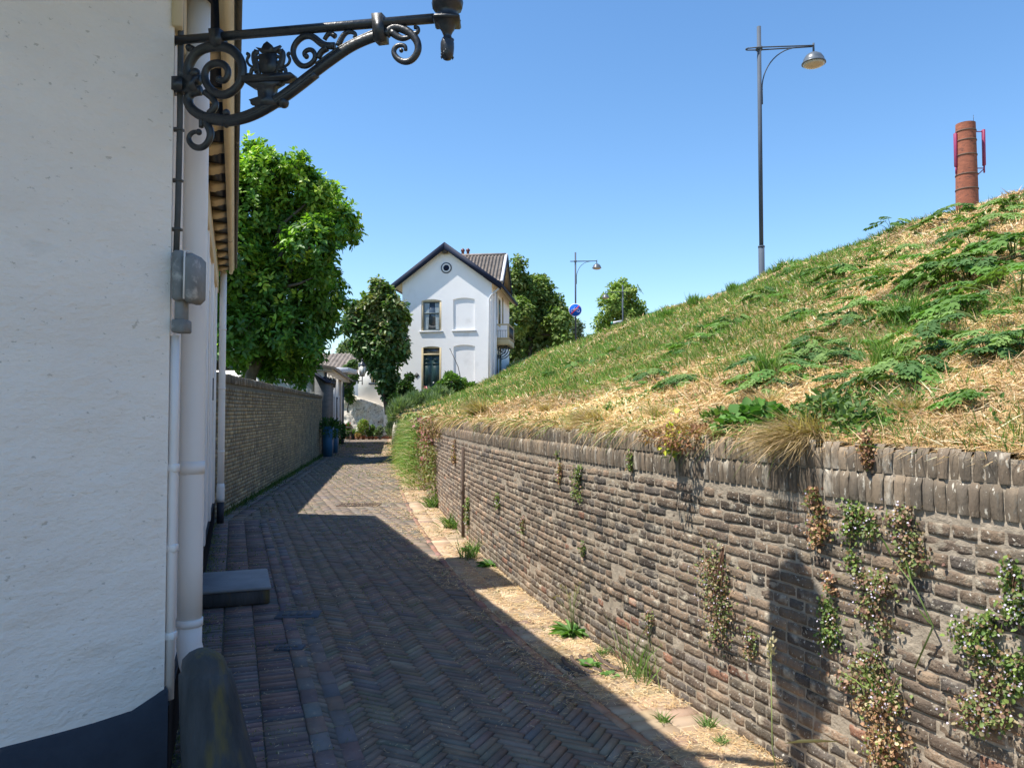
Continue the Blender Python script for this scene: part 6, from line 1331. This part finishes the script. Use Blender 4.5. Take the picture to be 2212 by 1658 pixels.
for k in range(5):
    X_ = np.linspace(-.16, .16, 9); v = np.stack([X_, -.12 + .06 * k + .03 * (1 - (X_ / .16) ** 2), 0 * X_ + .012], -1); mb.tube(T(v), .014, 6)
part('ribs', mb, M['rust'], t); mb = MB(); mb.box((-.17, -.15, -.012), (.17, .19, .008), T=T); part('pan', mb, M['iron'], t)

# ---- straw litter, moss tufts and weeds in the joints
n = 40000; tt = np.exp(rng.uniform(math.log(2.6), math.log(38), n)); f = rng.random(n); L_, R_ = LB(tt), W(tt); f = np.where(rng.random(n) < .62, 1 - np.abs(rng.normal(0, .16, n)), f)
x = L_ + (R_ - L_) * np.clip(f, .01, .995); m_ = fbm(x * 2, tt * 2, 18) > .45; m_ &= ~((x < FX(tt) + 2.1) & (rng.random(n) < .45)); x, tt = x[m_], tt[m_]; n = len(x); a = rng.uniform(0, 6.28, n); d = unit(np.stack([np.cos(a), np.sin(a), rng.uniform(-.02, .10, n)], -1))
sh_ = x < FX(tt) + 2.1; L = rng.uniform(.012, .07, n) * np.where(sh_, .55, 1.) * np.maximum(1, tt / 12); mb = MB(); mb.blades(np.stack([x, tt, 0 * x + .014], -1), d, unit(np.cross(d, [0, 0, 1.])), L, np.maximum(.0022, tt * .0007), col=palette(n, DRY[:5], [3, 3, 3, 2, 2]))
tag(mb.build('straw_litter', M['straw']), 'scattered bits of dry straw lying on the lane paving', 'litter', kind='stuff')
n = 30000; tt = np.exp(rng.uniform(math.log(2.6), math.log(38), n)); f = rng.random(n); f = np.where(rng.random(n) < .4, 1 - np.abs(rng.normal(0, .10, n)), f); f = np.where(rng.random(n) < .2, np.abs(rng.normal(0, .03, n)), f)
x = LB(tt) + (W(tt) - LB(tt)) * np.clip(f, .005, .99); m_ = fbm(x * 2.4, tt * 1.6, 81) > .54; x, tt = x[m_], tt[m_]; n = len(x); d = unit(rng.normal(size=(n, 3)) + [0, 0, 1.1])
L = rng.uniform(.008, .028, n) * np.maximum(1, tt / 9); mb = MB(); mb.blades(np.stack([x, tt, 0 * x], -1), d, unit(np.cross(d, rdir(n))), L, np.maximum(.003, tt * .0008), col=palette(n, [(.14, .19, .05), (.22, .24, .08), (.30, .27, .12), (.09, .14, .04)], [3, 2, 2, 2]))
tag(mb.build('joint_weeds', M['leafm']), 'tiny moss and grass growing in the paving joints', 'moss', kind='stuff')
# grass line at the foot of the garden wall and at the right border far off
n = 1700; s = rng.random(n); q = GWA + (GWB - GWA) * s[:, None]; q = q + gn[:2] * np.abs(rng.normal(.03, .06, n))[:, None]; d = unit(rng.normal(size=(n, 3)) * .6 + [0, 0, 1] + gn * .3); mb = MB(); mb.blades(np.append(q, 0 * q[:, :1], 1), d, unit(np.cross(d, rdir(n))), rng.uniform(.03, .14, n), .012, col=palette(n, [(.06, .12, .03), (.09, .16, .04), (.16, .17, .07)], [3, 2, 1])); tag(mb.build('wall_base_grass', M['leafm']), 'thin line of grass along the foot of the shaded garden wall', 'grass', kind='stuff')
